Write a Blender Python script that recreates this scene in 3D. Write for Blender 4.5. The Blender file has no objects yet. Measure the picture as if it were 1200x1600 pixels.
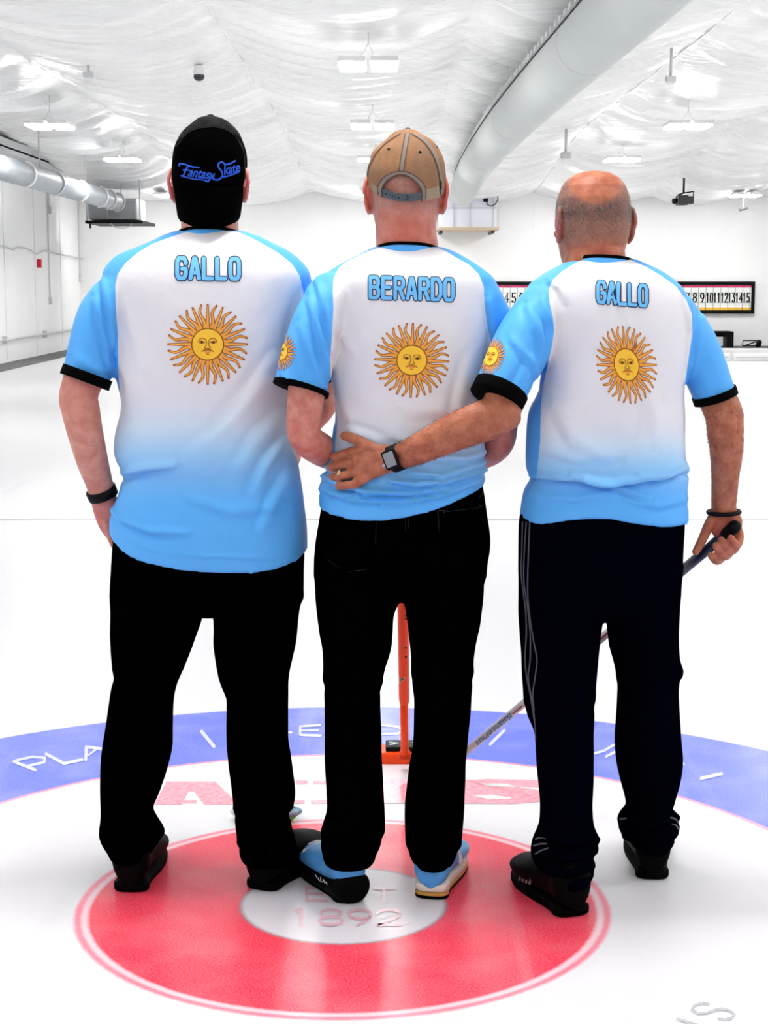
import bpy, bmesh, math, random
import numpy as np
from mathutils import Vector, Matrix, noise
from mathutils.bvhtree import BVHTree
random.seed(7)
SC = bpy.context.scene
COL = SC.collection
# ------------------------------------------------------------------ camera, world, exposure
H, F, TH = 1.44, 2592.0, 0.1377          # lens height (m), focal length (px of a 1200 px wide frame), downward pitch
cam_d = bpy.data.cameras.new('camera'); cam = bpy.data.objects.new('camera', cam_d); COL.objects.link(cam)
cam.location = (0, 0, H); cam.rotation_euler = (math.pi / 2 - TH, 0, 0)
cam_d.sensor_fit = 'HORIZONTAL'; cam_d.sensor_width = 36; cam_d.lens = F * 36 / 1200
cam_d.clip_start = 0.05; cam_d.clip_end = 200
SC.camera = cam
W = bpy.data.worlds.new('world'); SC.world = W; W.use_nodes = True
W.node_tree.nodes['Background'].inputs[0].default_value = (0.94, 0.97, 1.0, 1)
W.node_tree.nodes['Background'].inputs[1].default_value = 0.64
SC.view_settings.view_transform = 'Standard'; SC.view_settings.look = 'None'
SC.view_settings.gamma = 1; SC.view_settings.use_curve_mapping = False
SC.view_settings.exposure = 0.0
LAMP = 64.0                                # radiance of the ceiling lamps' diffusers

CT, ST = math.cos(TH), math.sin(TH)
def ray(px, py):
    a = (px - 600) / F; b = -(py - 800) / F
    return Vector((a, CT + b * ST, -ST + b * CT))
def pt(px, py, Y):
    d = ray(px, py); t = Y / d.y
    return Vector((d.x * t, Y, H + d.z * t))
def gnd(px, py, z=0.0):
    d = ray(px, py); t = (z - H) / d.z
    return Vector((d.x * t, d.y * t, z))
def proj(p):
    y, z = p[1], p[2] - H
    d = y * CT - z * ST; u = y * ST + z * CT
    return 600 + F * p[0] / d, 800 - F * u / d
def projn(co):
    y = co[:, 1]; z = co[:, 2] - H
    d = y * CT - z * ST; u = y * ST + z * CT
    return 600 + F * co[:, 0] / d, 800 - F * u / d
def srgb(r, g, b):
    def f(c):
        c /= 255.0
        return c / 12.92 if c <= 0.04045 else ((c + 0.055) / 1.055) ** 2.4
    return (f(r), f(g), f(b), 1)

# ------------------------------------------------------------------ materials
def mat(name, color, rough=0.6, spec=0.3, metal=0.0, noise_amt=0.0, noise_scale=20, col2=None, bump=0.0, bump_scale=60, bump_dist=0.004, emit=None, sss=0.0, stretch=None, sheen=0.0):
    m = bpy.data.materials.new(name); m.use_nodes = True
    nt = m.node_tree; b = nt.nodes['Principled BSDF']
    b.inputs['Base Color'].default_value = color
    b.inputs['Roughness'].default_value = rough
    b.inputs['Specular IOR Level'].default_value = spec
    b.inputs['Metallic'].default_value = metal
    if sheen: b.inputs['Sheen Weight'].default_value = sheen
    if sss:
        b.inputs['Subsurface Weight'].default_value = sss
        b.inputs['Subsurface Radius'].default_value = (0.012, 0.005, 0.003)
        b.inputs['Subsurface Scale'].default_value = 1.0
    def coords():
        g = nt.nodes.new('ShaderNodeNewGeometry'); mp = nt.nodes.new('ShaderNodeMapping')
        nt.links.new(g.outputs['Position'], mp.inputs[0])
        if stretch: mp.inputs['Scale'].default_value = stretch
        return mp.outputs[0]
    if noise_amt or col2:
        n = nt.nodes.new('ShaderNodeTexNoise'); n.inputs['Scale'].default_value = noise_scale; n.inputs['Detail'].default_value = 5
        nt.links.new(coords(), n.inputs['Vector'])
        r = nt.nodes.new('ShaderNodeMapRange'); r.inputs['From Min'].default_value = 0.35; r.inputs['From Max'].default_value = 0.65
        nt.links.new(n.outputs['Fac'], r.inputs['Value'])
        mx = nt.nodes.new('ShaderNodeMix'); mx.data_type = 'RGBA'
        c2 = col2 if col2 else tuple(c * (1 - noise_amt) for c in color[:3]) + (1,)
        mx.inputs['A'].default_value = color; mx.inputs['B'].default_value = c2
        nt.links.new(r.outputs['Result'], mx.inputs['Factor']); nt.links.new(mx.outputs['Result'], b.inputs['Base Color'])
    if bump:
        n = nt.nodes.new('ShaderNodeTexNoise'); n.inputs['Scale'].default_value = bump_scale; n.inputs['Detail'].default_value = 4
        nt.links.new(coords(), n.inputs['Vector'])
        bp = nt.nodes.new('ShaderNodeBump'); bp.inputs['Strength'].default_value = bump; bp.inputs['Distance'].default_value = bump_dist
        nt.links.new(n.outputs['Fac'], bp.inputs['Height']); nt.links.new(bp.outputs['Normal'], b.inputs['Normal'])
    if emit:
        b.inputs['Emission Color'].default_value = emit[0]; b.inputs['Emission Strength'].default_value = emit[1]
    return m

BLUE = srgb(84, 172, 244); WHITE = srgb(232, 229, 231)
def shirt_material(name):
    m = bpy.data.materials.new(name); m.use_nodes = True
    nt = m.node_tree; N = nt.nodes; L = nt.links; b = N['Principled BSDF']
    b.inputs['Roughness'].default_value = 0.55; b.inputs['Specular IOR Level'].default_value = 0.25
    aw = N.new('ShaderNodeAttribute'); aw.attribute_name = 'panel'
    ag = N.new('ShaderNodeAttribute'); ag.attribute_name = 'fade'
    st = N.new('ShaderNodeMapRange'); st.inputs['From Min'].default_value = -0.0006; st.inputs['From Max'].default_value = 0.0006
    L.new(aw.outputs['Fac'], st.inputs['Value'])
    cr = N.new('ShaderNodeValToRGB'); e = cr.color_ramp.elements
    e[0].position = 0; e[0].color = WHITE; e[1].position = 1; e[1].color = srgb(92, 178, 246)
    x = e.new(0.3); x.color = srgb(206, 224, 240); x = e.new(0.6); x.color = srgb(158, 206, 243)
    L.new(ag.outputs['Fac'], cr.inputs['Fac'])
    mx = N.new('ShaderNodeMix'); mx.data_type = 'RGBA'; mx.inputs['A'].default_value = BLUE
    L.new(st.outputs['Result'], mx.inputs['Factor']); L.new(cr.outputs['Color'], mx.inputs['B'])
    L.new(mx.outputs['Result'], b.inputs['Base Color'])
    g = N.new('ShaderNodeNewGeometry')
    v = N.new('ShaderNodeTexNoise'); v.inputs['Scale'].default_value = 14; v.inputs['Detail'].default_value = 3
    L.new(g.outputs['Position'], v.inputs['Vector'])
    bp = N.new('ShaderNodeBump'); bp.inputs['Strength'].default_value = 0.35; bp.inputs['Distance'].default_value = 0.012
    L.new(v.outputs['Fac'], bp.inputs['Height']); L.new(bp.outputs['Normal'], b.inputs['Normal'])
    return m

def skin_material(name, base, deep, red, hair_col):
    m = bpy.data.materials.new(name); m.use_nodes = True
    nt = m.node_tree; N = nt.nodes; L = nt.links; b = N['Principled BSDF']
    b.inputs['Roughness'].default_value = 0.5; b.inputs['Specular IOR Level'].default_value = 0.3
    b.inputs['Subsurface Weight'].default_value = 0.12
    b.inputs['Subsurface Radius'].default_value = (0.010, 0.004, 0.002); b.inputs['Subsurface Scale'].default_value = 1.0
    g = N.new('ShaderNodeNewGeometry')
    def nz(scale, lo, hi, det=5, st=None):
        n = N.new('ShaderNodeTexNoise'); n.inputs['Scale'].default_value = scale; n.inputs['Detail'].default_value = det
        if st:
            mp = N.new('ShaderNodeMapping'); mp.inputs['Scale'].default_value = st
            L.new(g.outputs['Position'], mp.inputs[0]); L.new(mp.outputs[0], n.inputs['Vector'])
        else: L.new(g.outputs['Position'], n.inputs['Vector'])
        r = N.new('ShaderNodeMapRange'); r.inputs['From Min'].default_value = lo; r.inputs['From Max'].default_value = hi
        L.new(n.outputs['Fac'], r.inputs['Value']); return r.outputs['Result'], n.outputs['Fac']
    def mix(fac, A, B):
        x = N.new('ShaderNodeMix'); x.data_type = 'RGBA'
        for k, v in (('A', A), ('B', B)):
            if hasattr(v, 'links'): L.new(v, x.inputs[k])
            else: x.inputs[k].default_value = v
        L.new(fac, x.inputs['Factor']); return x.outputs['Result']
    def mul(a, c):
        x = N.new('ShaderNodeMath'); x.operation = 'MULTIPLY'
        for i, v in enumerate((a, c)):
            if hasattr(v, 'links'): L.new(v, x.inputs[i])
            else: x.inputs[i].default_value = v
        return x.outputs[0]
    f1, h1 = nz(38, 0.36, 0.66)
    c = mix(f1, base, deep)
    f2, _ = nz(260, 0.42, 0.75, 3)
    c = mix(mul(f2, 0.55), c, deep)
    ar = N.new('ShaderNodeAttribute'); ar.attribute_name = 'flush'
    c = mix(ar.outputs['Fac'], c, red)
    ah = N.new('ShaderNodeAttribute'); ah.attribute_name = 'stubble'
    f3, _ = nz(420, 0.3, 0.62, 2, (1, 1, 0.5))
    c = mix(mul(ah.outputs['Fac'], f3), c, hair_col)
    L.new(c, b.inputs['Base Color'])
    bp = N.new('ShaderNodeBump'); bp.inputs['Strength'].default_value = 0.25; bp.inputs['Distance'].default_value = 0.002
    _, h4 = nz(180, 0, 1, 3)
    L.new(h4, bp.inputs['Height']); L.new(bp.outputs['Normal'], b.inputs['Normal'])
    return m

# ------------------------------------------------------------------ object helpers
OFF = {}
def woff(o): return OFF.get(o.name, Vector((0, 0, 0)))
def add(name, me, mats=None, parent=None, base=None, smooth=True):
    """Link a mesh (or bmesh) whose coordinates are world coordinates, with its origin at base."""
    if isinstance(me, bmesh.types.BMesh):
        bm = me; me = bpy.data.meshes.new(name); bm.to_mesh(me); bm.free()
    me.name = name
    if mats is not None:
        if len(me.materials): me.materials.clear()
        for m in (mats if isinstance(mats, (list, tuple)) else [mats]): me.materials.append(m)
    ob = bpy.data.objects.new(name, me); COL.objects.link(ob)
    po = woff(parent) if parent else Vector((0, 0, 0))
    w = Vector(base) if base is not None else po
    if w.length: me.transform(Matrix.Translation(-w))
    ob.location = w - po
    if parent: ob.parent = parent
    OFF[ob.name] = w.copy()
    if smooth: me.polygons.foreach_set('use_smooth', [True] * len(me.polygons))
    me.update()
    return ob
def empty(name, base, label=None, cat=None, group=None):
    o = bpy.data.objects.new(name, None); COL.objects.link(o); o.location = base; o.empty_display_size = 0.1
    OFF[o.name] = Vector(base)
    if label: tag(o, label, cat, group)
    return o
def tag(o, label, cat, group=None):
    o['label'] = label; o['category'] = cat
    if group: o['group'] = group
    return o
def structure(o, label=None, cat=None):
    o['kind'] = 'structure'
    if label: o['label'] = label
    if cat: o['category'] = cat
    return o
def ring_pts(c, u, v, a, bneg, bpos=None, n=2.0, N=40):
    if bpos is None: bpos = bneg
    out = []
    for i in range(N):
        t = 2 * math.pi * i / N
        cs, sn = math.cos(t), math.sin(t)
        x = math.copysign(abs(cs) ** (2 / n), cs) * a
        y = math.copysign(abs(sn) ** (2 / n), sn) * (bpos if sn > 0 else bneg)
        out.append(c + u * x + v * y)
    return out
def loft(bm, rings, cap=True, mi=0):
    vs = [[bm.verts.new(p) for p in r] for r in rings]
    N = len(rings[0]); fs = []
    for k in range(len(vs) - 1):
        for i in range(N):
            j = (i + 1) % N
            fs.append(bm.faces.new((vs[k][i], vs[k][j], vs[k + 1][j], vs[k + 1][i])))
    if cap:
        for r, rev in ((vs[0], True), (vs[-1], False)):
            c = Vector((0, 0, 0))
            for v in r: c += v.co
            cv = bm.verts.new(c / N)
            for i in range(N):
                j = (i + 1) % N
                fs.append(bm.faces.new((r[j], r[i], cv) if rev else (r[i], r[j], cv)))
    for f in fs: f.material_index = mi
    return vs
def catmull(P, seg):
    """P list of tuples of floats; returns resampled list (seg per span)."""
    P = [np.array(p, float) for p in P]; out = []
    n = len(P)
    for i in range(n - 1):
        p0 = P[i - 1] if i else 2 * P[0] - P[1]; p1 = P[i]; p2 = P[i + 1]; p3 = P[i + 2] if i + 2 < n else 2 * P[-1] - P[-2]
        for k in range(seg):
            t = k / seg
            out.append(0.5 * ((2 * p1) + (-p0 + p2) * t + (2 * p0 - 5 * p1 + 4 * p2 - p3) * t * t + (-p0 + 3 * p1 - 3 * p2 + p3) * t ** 3))
    out.append(P[-1]); return out
def limb(bm, pts, radii, ref=Vector((0, 1, 0)), N=20, seg=6, round0=True, round1=True, n=2.0, mi=0, smoothpath=True):
    """Tapered tube through pts; radii are r or (ru, rv); rv lies along ref."""
    R = [(r, r) if not isinstance(r, (tuple, list)) else r for r in radii]
    D = [tuple(p) + tuple(r) for p, r in zip(pts, R)]
    D = catmull(D, seg) if (smoothpath and len(D) > 2) else (catmull(D, seg) if smoothpath else [np.array(d) for d in D])
    C = [Vector(d[:3]) for d in D]; RR = [(max(d[3], 1e-4), max(d[4], 1e-4)) for d in D]
    rings = []
    def frame(k):
        t = (C[min(k + 1, len(C) - 1)] - C[max(k - 1, 0)]).normalized()
        v = ref - t * ref.dot(t)
        if v.length < 0.15:
            w = Vector((1, 0, 0)); v = w - t * w.dot(t)
        v.normalize(); u = v.cross(t).normalized()
        return t, u, v
    def dome(k, sgn):
        t, u, v = frame(k); out = []
        for ph in (75, 55, 35, 18):
            a = math.radians(ph)
            m = (RR[k][0] + RR[k][1]) / 2 if min(RR[k]) > 0 else RR[k][0]
            out.append(ring_pts(C[k] + t * (sgn * math.sin(a) * min(RR[k])), u, v, RR[k][0] * math.cos(a), RR[k][1] * math.cos(a), n=n, N=N))
        return out
    if round0: rings += dome(0, -1)
    for k in range(len(C)):
        t, u, v = frame(k); rings.append(ring_pts(C[k], u, v, RR[k][0], RR[k][1], n=n, N=N))
    if round1: rings += dome(len(C) - 1, 1)[::-1]
    loft(bm, rings, mi=mi)
def ellipsoid(bm, c, r, rot=None, seg=20, mi=0):
    M = Matrix.Translation(c) @ (rot.to_4x4() if rot else Matrix.Identity(4)) @ Matrix.Diagonal((r[0], r[1], r[2], 1))
    res = bmesh.ops.create_uvsphere(bm, u_segments=seg, v_segments=max(8, seg // 2 + 2), radius=1, matrix=M)
    for v in res['verts']:
        for f in v.link_faces: f.material_index = mi
def box(bm, c, s, rot=None, bevel=0.0, mi=0):
    M = Matrix.Translation(c) @ (rot.to_4x4() if rot else Matrix.Identity(4)) @ Matrix.Diagonal((s[0], s[1], s[2], 1))
    res = bmesh.ops.create_cube(bm, size=1, matrix=M)
    fs = set()
    for v in res['verts']:
        for f in v.link_faces: fs.add(f)
    for f in fs: f.material_index = mi
    if bevel:
        es = set()
        for f in fs: es.update(f.edges)
        bmesh.ops.bevel(bm, geom=list(es), offset=bevel, segments=2, affect='EDGES', profile=0.6)
def tube(bm, pts, r, N=8, mi=0):
    limb(bm, [Vector(p) for p in pts], [r] * len(pts), N=N, seg=1, round0=False, round1=False, mi=mi, smoothpath=False)
def remesh(bm, voxel, it=3, fac=0.5):
    bmesh.ops.recalc_face_normals(bm, faces=bm.faces)
    me = bpy.data.meshes.new('t'); bm.to_mesh(me); bm.free()
    ob = bpy.data.objects.new('t', me); COL.objects.link(ob)
    r = ob.modifiers.new('r', 'REMESH'); r.mode = 'VOXEL'; r.voxel_size = voxel; r.use_smooth_shade = True
    if it:
        s = ob.modifiers.new('s', 'SMOOTH'); s.factor = fac; s.iterations = it
    dg = bpy.context.evaluated_depsgraph_get()
    me2 = bpy.data.meshes.new_from_object(ob.evaluated_get(dg))
    bpy.data.objects.remove(ob); bpy.data.meshes.remove(me)
    return me2
def coords(me):
    a = np.empty(len(me.vertices) * 3); me.vertices.foreach_get('co', a); return a.reshape(-1, 3)
def normals(me):
    a = np.empty(len(me.vertices) * 3); me.vertex_normals.foreach_get('vector', a); return a.reshape(-1, 3)
def setco(me, co): me.vertices.foreach_set('co', co.ravel()); me.update()
def attr(me, name, val):
    at = me.attributes.new(name, 'FLOAT', 'POINT'); at.data.foreach_set('value', np.asarray(val, dtype=np.float32))
def bvh_of(me): return BVHTree.FromPolygons([v.co.copy() for v in me.vertices], [tuple(p.vertices) for p in me.polygons])
def cast(bvh, px, py, off=0.0):
    d = ray(px, py).normalized()
    loc, nor, idx, dist = bvh.ray_cast(Vector((0, 0, H)), d)
    if loc is None: return None
    if nor.dot(d) > 0: nor = -nor
    return loc + nor * off
def seg_sd(px, py, poly):
    """signed distance (positive inside) to a closed polygon, arrays"""
    d = np.full(px.shape, 1e9); ins = np.zeros(px.shape, bool); n = len(poly)
    for i in range(n):
        x0, y0 = poly[i]; x1, y1 = poly[(i + 1) % n]
        dx, dy = x1 - x0, y1 - y0; L2 = dx * dx + dy * dy + 1e-12
        t = np.clip(((px - x0) * dx + (py - y0) * dy) / L2, 0, 1)
        d = np.minimum(d, np.hypot(px - x0 - t * dx, py - y0 - t * dy))
        c = ((y0 > py) != (y1 > py)) & (px < (x1 - x0) * (py - y0) / ((y1 - y0) + 1e-12) + x0)
        ins ^= c
    return np.where(ins, d, -d)

# ------------------------------------------------------------------ prints: flat shapes laid on a surface
class Print:
    def __init__(self, place):
        # place(x, y, off) -> world point or None; every stroke lies a hair above the one before it
        self.bm = bmesh.new(); self.k = 0
        self.place = lambda x, y, off: place(x, y, off + (self.k % 30) * 1.2e-5)
    def poly(self, pts, off, mi):
        self.k += 1
        v = [self.place(x, y, off) for x, y in pts]
        if any(q is None for q in v): return
        f = self.bm.faces.new([self.bm.verts.new(q) for q in v]); f.material_index = mi
    def disc(self, cx, cy, rx, ry, off, mi, N=32, K=4):
        self.k += 1
        P = [[self.place(cx + rx * k / K * math.cos(2 * math.pi * i / N), cy + ry * k / K * math.sin(2 * math.pi * i / N), off) for i in range(N)] for k in range(1, K + 1)]
        c = self.place(cx, cy, off)
        for i in range(N):
            j = (i + 1) % N
            a, b2 = P[0][i], P[0][j]
            if c and a and b2: self.bm.faces.new([self.bm.verts.new(q) for q in (c, a, b2)]).material_index = mi
            for k in range(K - 1):
                q4 = (P[k][i], P[k + 1][i], P[k + 1][j], P[k][j])
                if all(q is not None for q in q4): self.bm.faces.new([self.bm.verts.new(q) for q in q4]).material_index = mi
    def stroke(self, line, w, off, mi, step=2.0, joints=True, taper=None):
        self.k += 1
        L = []
        for (x0, y0), (x1, y1) in zip(line[:-1], line[1:]):
            n = max(1, int(math.hypot(x1 - x0, y1 - y0) / step))
            for k in range(n): L.append((x0 + (x1 - x0) * k / n, y0 + (y1 - y0) * k / n))
        L.append(line[-1]); n = len(L)
        prev = None
        for i, (x, y) in enumerate(L):
            x0, y0 = L[max(i - 1, 0)]; x1, y1 = L[min(i + 1, n - 1)]
            dx, dy = x1 - x0, y1 - y0; l = math.hypot(dx, dy) + 1e-9
            ww = w if taper is None else w * (taper[0] + (taper[1] - taper[0]) * i / (n - 1))
            nx, ny = -dy / l * ww / 2, dx / l * ww / 2
            a = self.place(x + nx, y + ny, off); b2 = self.place(x - nx, y - ny, off)
            if prev and a is not None and b2 is not None and prev[0] is not None and prev[1] is not None:
                self.bm.faces.new([self.bm.verts.new(q) for q in (prev[0], a, b2, prev[1])]).material_index = mi
            prev = (a, b2)
        if joints:
            for x, y in line: self.disc(x, y, w / 2, w / 2, off, mi, N=10, K=1)
    def done(self, name, mats, parent):
        bmesh.ops.recalc_face_normals(self.bm, faces=self.bm.faces)
        return add(name, self.bm, mats, parent, smooth=False)
def on(bvh):
    return lambda x, y, off: cast(bvh, x, y, off)
GL = {
 'O': [[(0,.2),(0,.8),(.2,1),(.8,1),(1,.8),(1,.2),(.8,0),(.2,0),(0,.2)]],
 'G': [[(1,.74),(1,.82),(.8,1),(.2,1),(0,.8),(0,.2),(.2,0),(.8,0),(1,.2),(1,.47),(.58,.47)]],
 'A': [[(0,0),(.42,1),(.58,1),(1,0)],[(.16,.28),(.84,.28)]],
 'L': [[(0,1),(0,0),(.95,0)]],
 'B': [[(0,0),(0,1),(.72,1),(.95,.86),(.95,.66),(.75,.52),(0,.52)],[(.75,.52),(1,.38),(1,.15),(.75,0),(0,0)]],
 'E': [[(.95,1),(0,1),(0,0),(.95,0)],[(0,.52),(.8,.52)]],
 'R': [[(0,0),(0,1),(.75,1),(1,.85),(1,.65),(.75,.5),(0,.5)],[(.55,.5),(1,0)]],
 'D': [[(0,0),(0,1),(.65,1),(1,.76),(1,.24),(.65,0),(0,0)]],
 'S': [[(1,.82),(.8,1),(.2,1),(0,.82),(0,.65),(.2,.53),(.8,.47),(1,.35),(1,.18),(.8,0),(.2,0),(0,.18)]],
 'T': [[(0,1),(1,1)],[(.5,1),(.5,0)]],
 '1': [[(.1,.8),(.5,1),(.5,0)]],
 '2': [[(0,.78),(.15,.95),(.4,1),(.65,1),(.9,.92),(1,.75),(.95,.6),(.7,.38),(0,0),(1,0)]],
 '3': [[(0,1),(.9,1),(.45,.6),(.8,.55),(1,.4),(1,.18),(.75,0),(.25,0),(0,.15)]],
 '4': [[(.75,0),(.75,1),(0,.3),(1,.3)]],
 '5': [[(.95,1),(.1,1),(.05,.55),(.7,.58),(1,.4),(1,.18),(.75,0),(.25,0),(0,.12)]],
 '6': [[(.9,.95),(.5,1),(.1,.75),(0,.3),(.2,0),(.8,0),(1,.25),(.8,.5),(.2,.5),(0,.3)]],
 '7': [[(0,1),(1,1),(.35,0)]],
 '8': [[(.5,.54),(.2,.56),(.08,.7),(.12,.9),(.35,1),(.65,1),(.88,.9),(.92,.7),(.8,.56),(.5,.54)],[(.5,.54),(.15,.48),(0,.3),(.08,.1),(.35,0),(.65,0),(.92,.1),(1,.3),(.85,.48),(.5,.54)]],
 '9': [[(.98,.62),(.85,.46),(.6,.4),(.3,.42),(.08,.55),(.02,.75),(.15,.92),(.4,1),(.65,1),(.88,.92),(.98,.75),(.98,.58),(.8,.3),(.45,0)]],
 '0': [[(0,.2),(0,.8),(.2,1),(.8,1),(1,.8),(1,.2),(.8,0),(.2,0),(0,.2)]],
}
def write(pr, text, x0, y0, w, h, gap, tilt, layers):
    """layers: (stroke width, offset, material index); text runs right from the lower-left corner (x0, y0) in px, y down"""
    x = x0
    for ch in text:
        for line in GL.get(ch, []):
            L = [(x + a * w, y0 - b2 * h + (x + a * w - x0) * tilt) for a, b2 in line]
            for sw, off, mi in layers: pr.stroke(L, sw, off, mi)
        x += w + gap
def sun_print(place, cx, cy, r, R, sx=1.0, shear=0.0, detail=True, tilt=0.0):
    """Radiate face: r disc radius, R ray reach (px)."""
    ct, sn = math.cos(tilt), math.sin(tilt)
    def T(x, y, off):
        x, y = x * ct - y * sn, x * sn + y * ct
        return place(cx + x * sx + shear * y, cy + y, off)
    pr = Print(T)
    for k in range(32):
        a = math.pi / 2 + 2 * math.pi * k / 32
        dx, dy = math.cos(a), -math.sin(a); nx, ny = -dy, dx
        pts = []
        for i in range(13):
            t = i / 12; rr = r * 0.98 + (R - r * 0.98) * t
            wv = 0 if k % 2 == 0 else 0.055 * R * math.sin(t * 2 * math.pi * 1.15) * (0.35 + 0.65 * t)
            pts.append((dx * rr + nx * wv, dy * rr + ny * wv))
        w = 0.125 * R
        pr.stroke(pts, w, 0.0008, 0, step=3, joints=False, taper=(1.0, 0.42))
        pr.stroke(pts[:12], w * 0.58, 0.0013, 1, step=3, joints=False, taper=(1.0, 0.30))
    pr.disc(0, 0, r * 1.05, r * 1.05, 0.0018, 2, N=40)
    pr.disc(0, 0, r * 0.97, r * 0.97, 0.0023, 3, N=40)
    if detail:
        q = r
        def S(line, w, mi=2): pr.stroke([(x * q, y * q) for x, y in line], w * q, 0.0028, mi, step=2)
        for s in (-1, 1):
            S([(s * .58, -.20), (s * .50, -.33), (s * .33, -.39), (s * .16, -.34), (s * .08, -.22), (s * .07, -.05)], .055)
            S([(s * .56, -.13), (s * .42, -.21), (s * .26, -.18), (s * .18, -.12)], .05)
            S([(s * .52, -.11), (s * .36, -.06), (s * .2, -.11)], .04)
            pr.disc(s * .36 * q, -.13 * q, .085 * q, .085 * q, 0.0031, 4, N=12, K=1)
            S([(s * .07, -.05), (s * .10, .10), (s * .20, .20), (s * .16, .25)], .05)
        S([(-.16, .25), (0, .27), (.16, .25)], .05)
        S([(-.36, .46), (-.24, .37), (-.1, .345), (0, .37), (.1, .345), (.24, .37), (.36, .46)], .06)
        S([(-.16, .47), (0, .53), (.16, .47)], .07, 5)
        S([(-.22, .42), (0, .43), (.22, .42)], .05, 5)
        S([(-.09, .62), (.09, .62)], .04)
    return pr
# ================================================================== THE HALL
CX, CY = -0.095, 3.718                      # centre of the rings
XL, XR, YB, YN = -6.75, 11.0, 37.2, -4.0
def ice_material():
    m = bpy.data.materials.new('ice'); m.use_nodes = True
    nt = m.node_tree; N = nt.nodes; L = nt.links; b = N['Principled BSDF']
    b.inputs['Roughness'].default_value = 0.24; b.inputs['IOR'].default_value = 1.31
    b.inputs['Specular IOR Level'].default_value = 0.3
    g = N.new('ShaderNodeNewGeometry')
    s = N.new('ShaderNodeVectorMath'); s.operation = 'SUBTRACT'; s.inputs[1].default_value = (CX, CY, 0); L.new(g.outputs['Position'], s.inputs[0])
    ln = N.new('ShaderNodeVectorMath'); ln.operation = 'LENGTH'; L.new(s.outputs[0], ln.inputs[0])
    sx = N.new('ShaderNodeSeparateXYZ'); L.new(s.outputs[0], sx.inputs[0])
    nz = N.new('ShaderNodeTexNoise'); nz.inputs['Scale'].default_value = 60; nz.inputs['Detail'].default_value = 4; L.new(g.outputs['Position'], nz.inputs['Vector'])
    wob = N.new('ShaderNodeMath'); wob.operation = 'MULTIPLY_ADD'; wob.inputs[1].default_value = 0.006; wob.inputs[2].default_value = -0.003; L.new(nz.outputs['Fac'], wob.inputs[0])
    rr = N.new('ShaderNodeMath'); rr.operation = 'ADD'; L.new(ln.outputs['Value'], rr.inputs[0]); L.new(wob.outputs[0], rr.inputs[1])
    def below(sock, edge, soft, amt=1.0):
        r = N.new('ShaderNodeMapRange'); r.inputs['From Min'].default_value = edge - soft; r.inputs['From Max'].default_value = edge + soft
        r.inputs['To Min'].default_value = amt; r.inputs['To Max'].default_value = 0; L.new(sock, r.inputs['Value']); return r.outputs['Result']
    def absof(sock, sub=0.0):
        a = N.new('ShaderNodeMath'); a.operation = 'SUBTRACT'; a.inputs[1].default_value = sub; L.new(sock, a.inputs[0])
        c = N.new('ShaderNodeMath'); c.operation = 'ABSOLUTE'; L.new(a.outputs[0], c.inputs[0]); return c.outputs[0]
    def mix(fac, A, col):
        x = N.new('ShaderNodeMix'); x.data_type = 'RGBA'; L.new(fac, x.inputs['Factor'])
        if hasattr(A, 'links'): L.new(A, x.inputs['A'])
        else: x.inputs['A'].default_value = A
        x.inputs['B'].default_value = col; return x.outputs['Result']
    ice = (0.77, 0.773, 0.785, 1)
    c = mix(below(absof(sx.outputs['Y'], 6.33), 0.035, 0.012, 0.75), ice, srgb(150, 150, 160))       # hog line
    c = mix(below(absof(sx.outputs['X']), 0.004, 0.003, 0.30), c, srgb(230, 190, 200))                # centre line
    c = mix(below(absof(sx.outputs['Y']), 0.0045, 0.003, 0.75), c, srgb(244, 150, 170))               # tee line
    R = rr.outputs[0]
    c = mix(below(R, 1.812, 0.006), c, srgb(82, 104, 226))
    c = mix(below(R, 1.240, 0.006), c, srgb(250, 150, 170))
    c = mix(below(R, 1.226, 0.004), c, (0.80, 0.785, 0.80, 1))
    c = mix(below(R, 0.620, 0.005), c, srgb(246, 130, 150))
    c = mix(below(R, 0.604, 0.004), c, srgb(248, 205, 212))
    c = mix(below(R, 0.588, 0.005), c, srgb(246, 50, 80))
    c = mix(below(R, 0.242, 0.006), c, srgb(150, 135, 142))
    c = mix(below(R, 0.236, 0.006), c, srgb(226, 219, 224))
    # faint scrape marks running down the sheet
    mp = N.new('ShaderNodeMapping'); mp.inputs['Scale'].default_value = (5, .22, 1); mp.inputs['Rotation'].default_value = (0, 0, .12); L.new(g.outputs['Position'], mp.inputs[0])
    n4 = N.new('ShaderNodeTexNoise'); n4.inputs['Scale'].default_value = 1.6; n4.inputs['Detail'].default_value = 7; L.new(mp.outputs[0], n4.inputs['Vector'])
    f4 = N.new('ShaderNodeMapRange'); f4.inputs['From Min'].default_value = .60; f4.inputs['From Max'].default_value = .74; f4.inputs['To Max'].default_value = .16; L.new(n4.outputs['Fac'], f4.inputs['Value'])
    c = mix(f4.outputs['Result'], c, srgb(196, 198, 204))
    # frost and pebble: mottled white over everything
    n2 = N.new('ShaderNodeTexNoise'); n2.inputs['Scale'].default_value = 210; n2.inputs['Detail'].default_value = 6; L.new(g.outputs['Position'], n2.inputs['Vector'])
    n3 = N.new('ShaderNodeTexNoise'); n3.inputs['Scale'].default_value = 5; n3.inputs['Detail'].default_value = 5; L.new(g.outputs['Position'], n3.inputs['Vector'])
    f = N.new('ShaderNodeMapRange'); f.inputs['From Min'].default_value = 0.38; f.inputs['From Max'].default_value = 0.72; f.inputs['To Max'].default_value = 0.13; L.new(n2.outputs['Fac'], f.inputs['Value'])
    f3 = N.new('ShaderNodeMapRange'); f3.inputs['From Min'].default_value = 0.45; f3.inputs['From Max'].default_value = 0.75; f3.inputs['To Max'].default_value = 0.10; L.new(n3.outputs['Fac'], f3.inputs['Value'])
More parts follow.
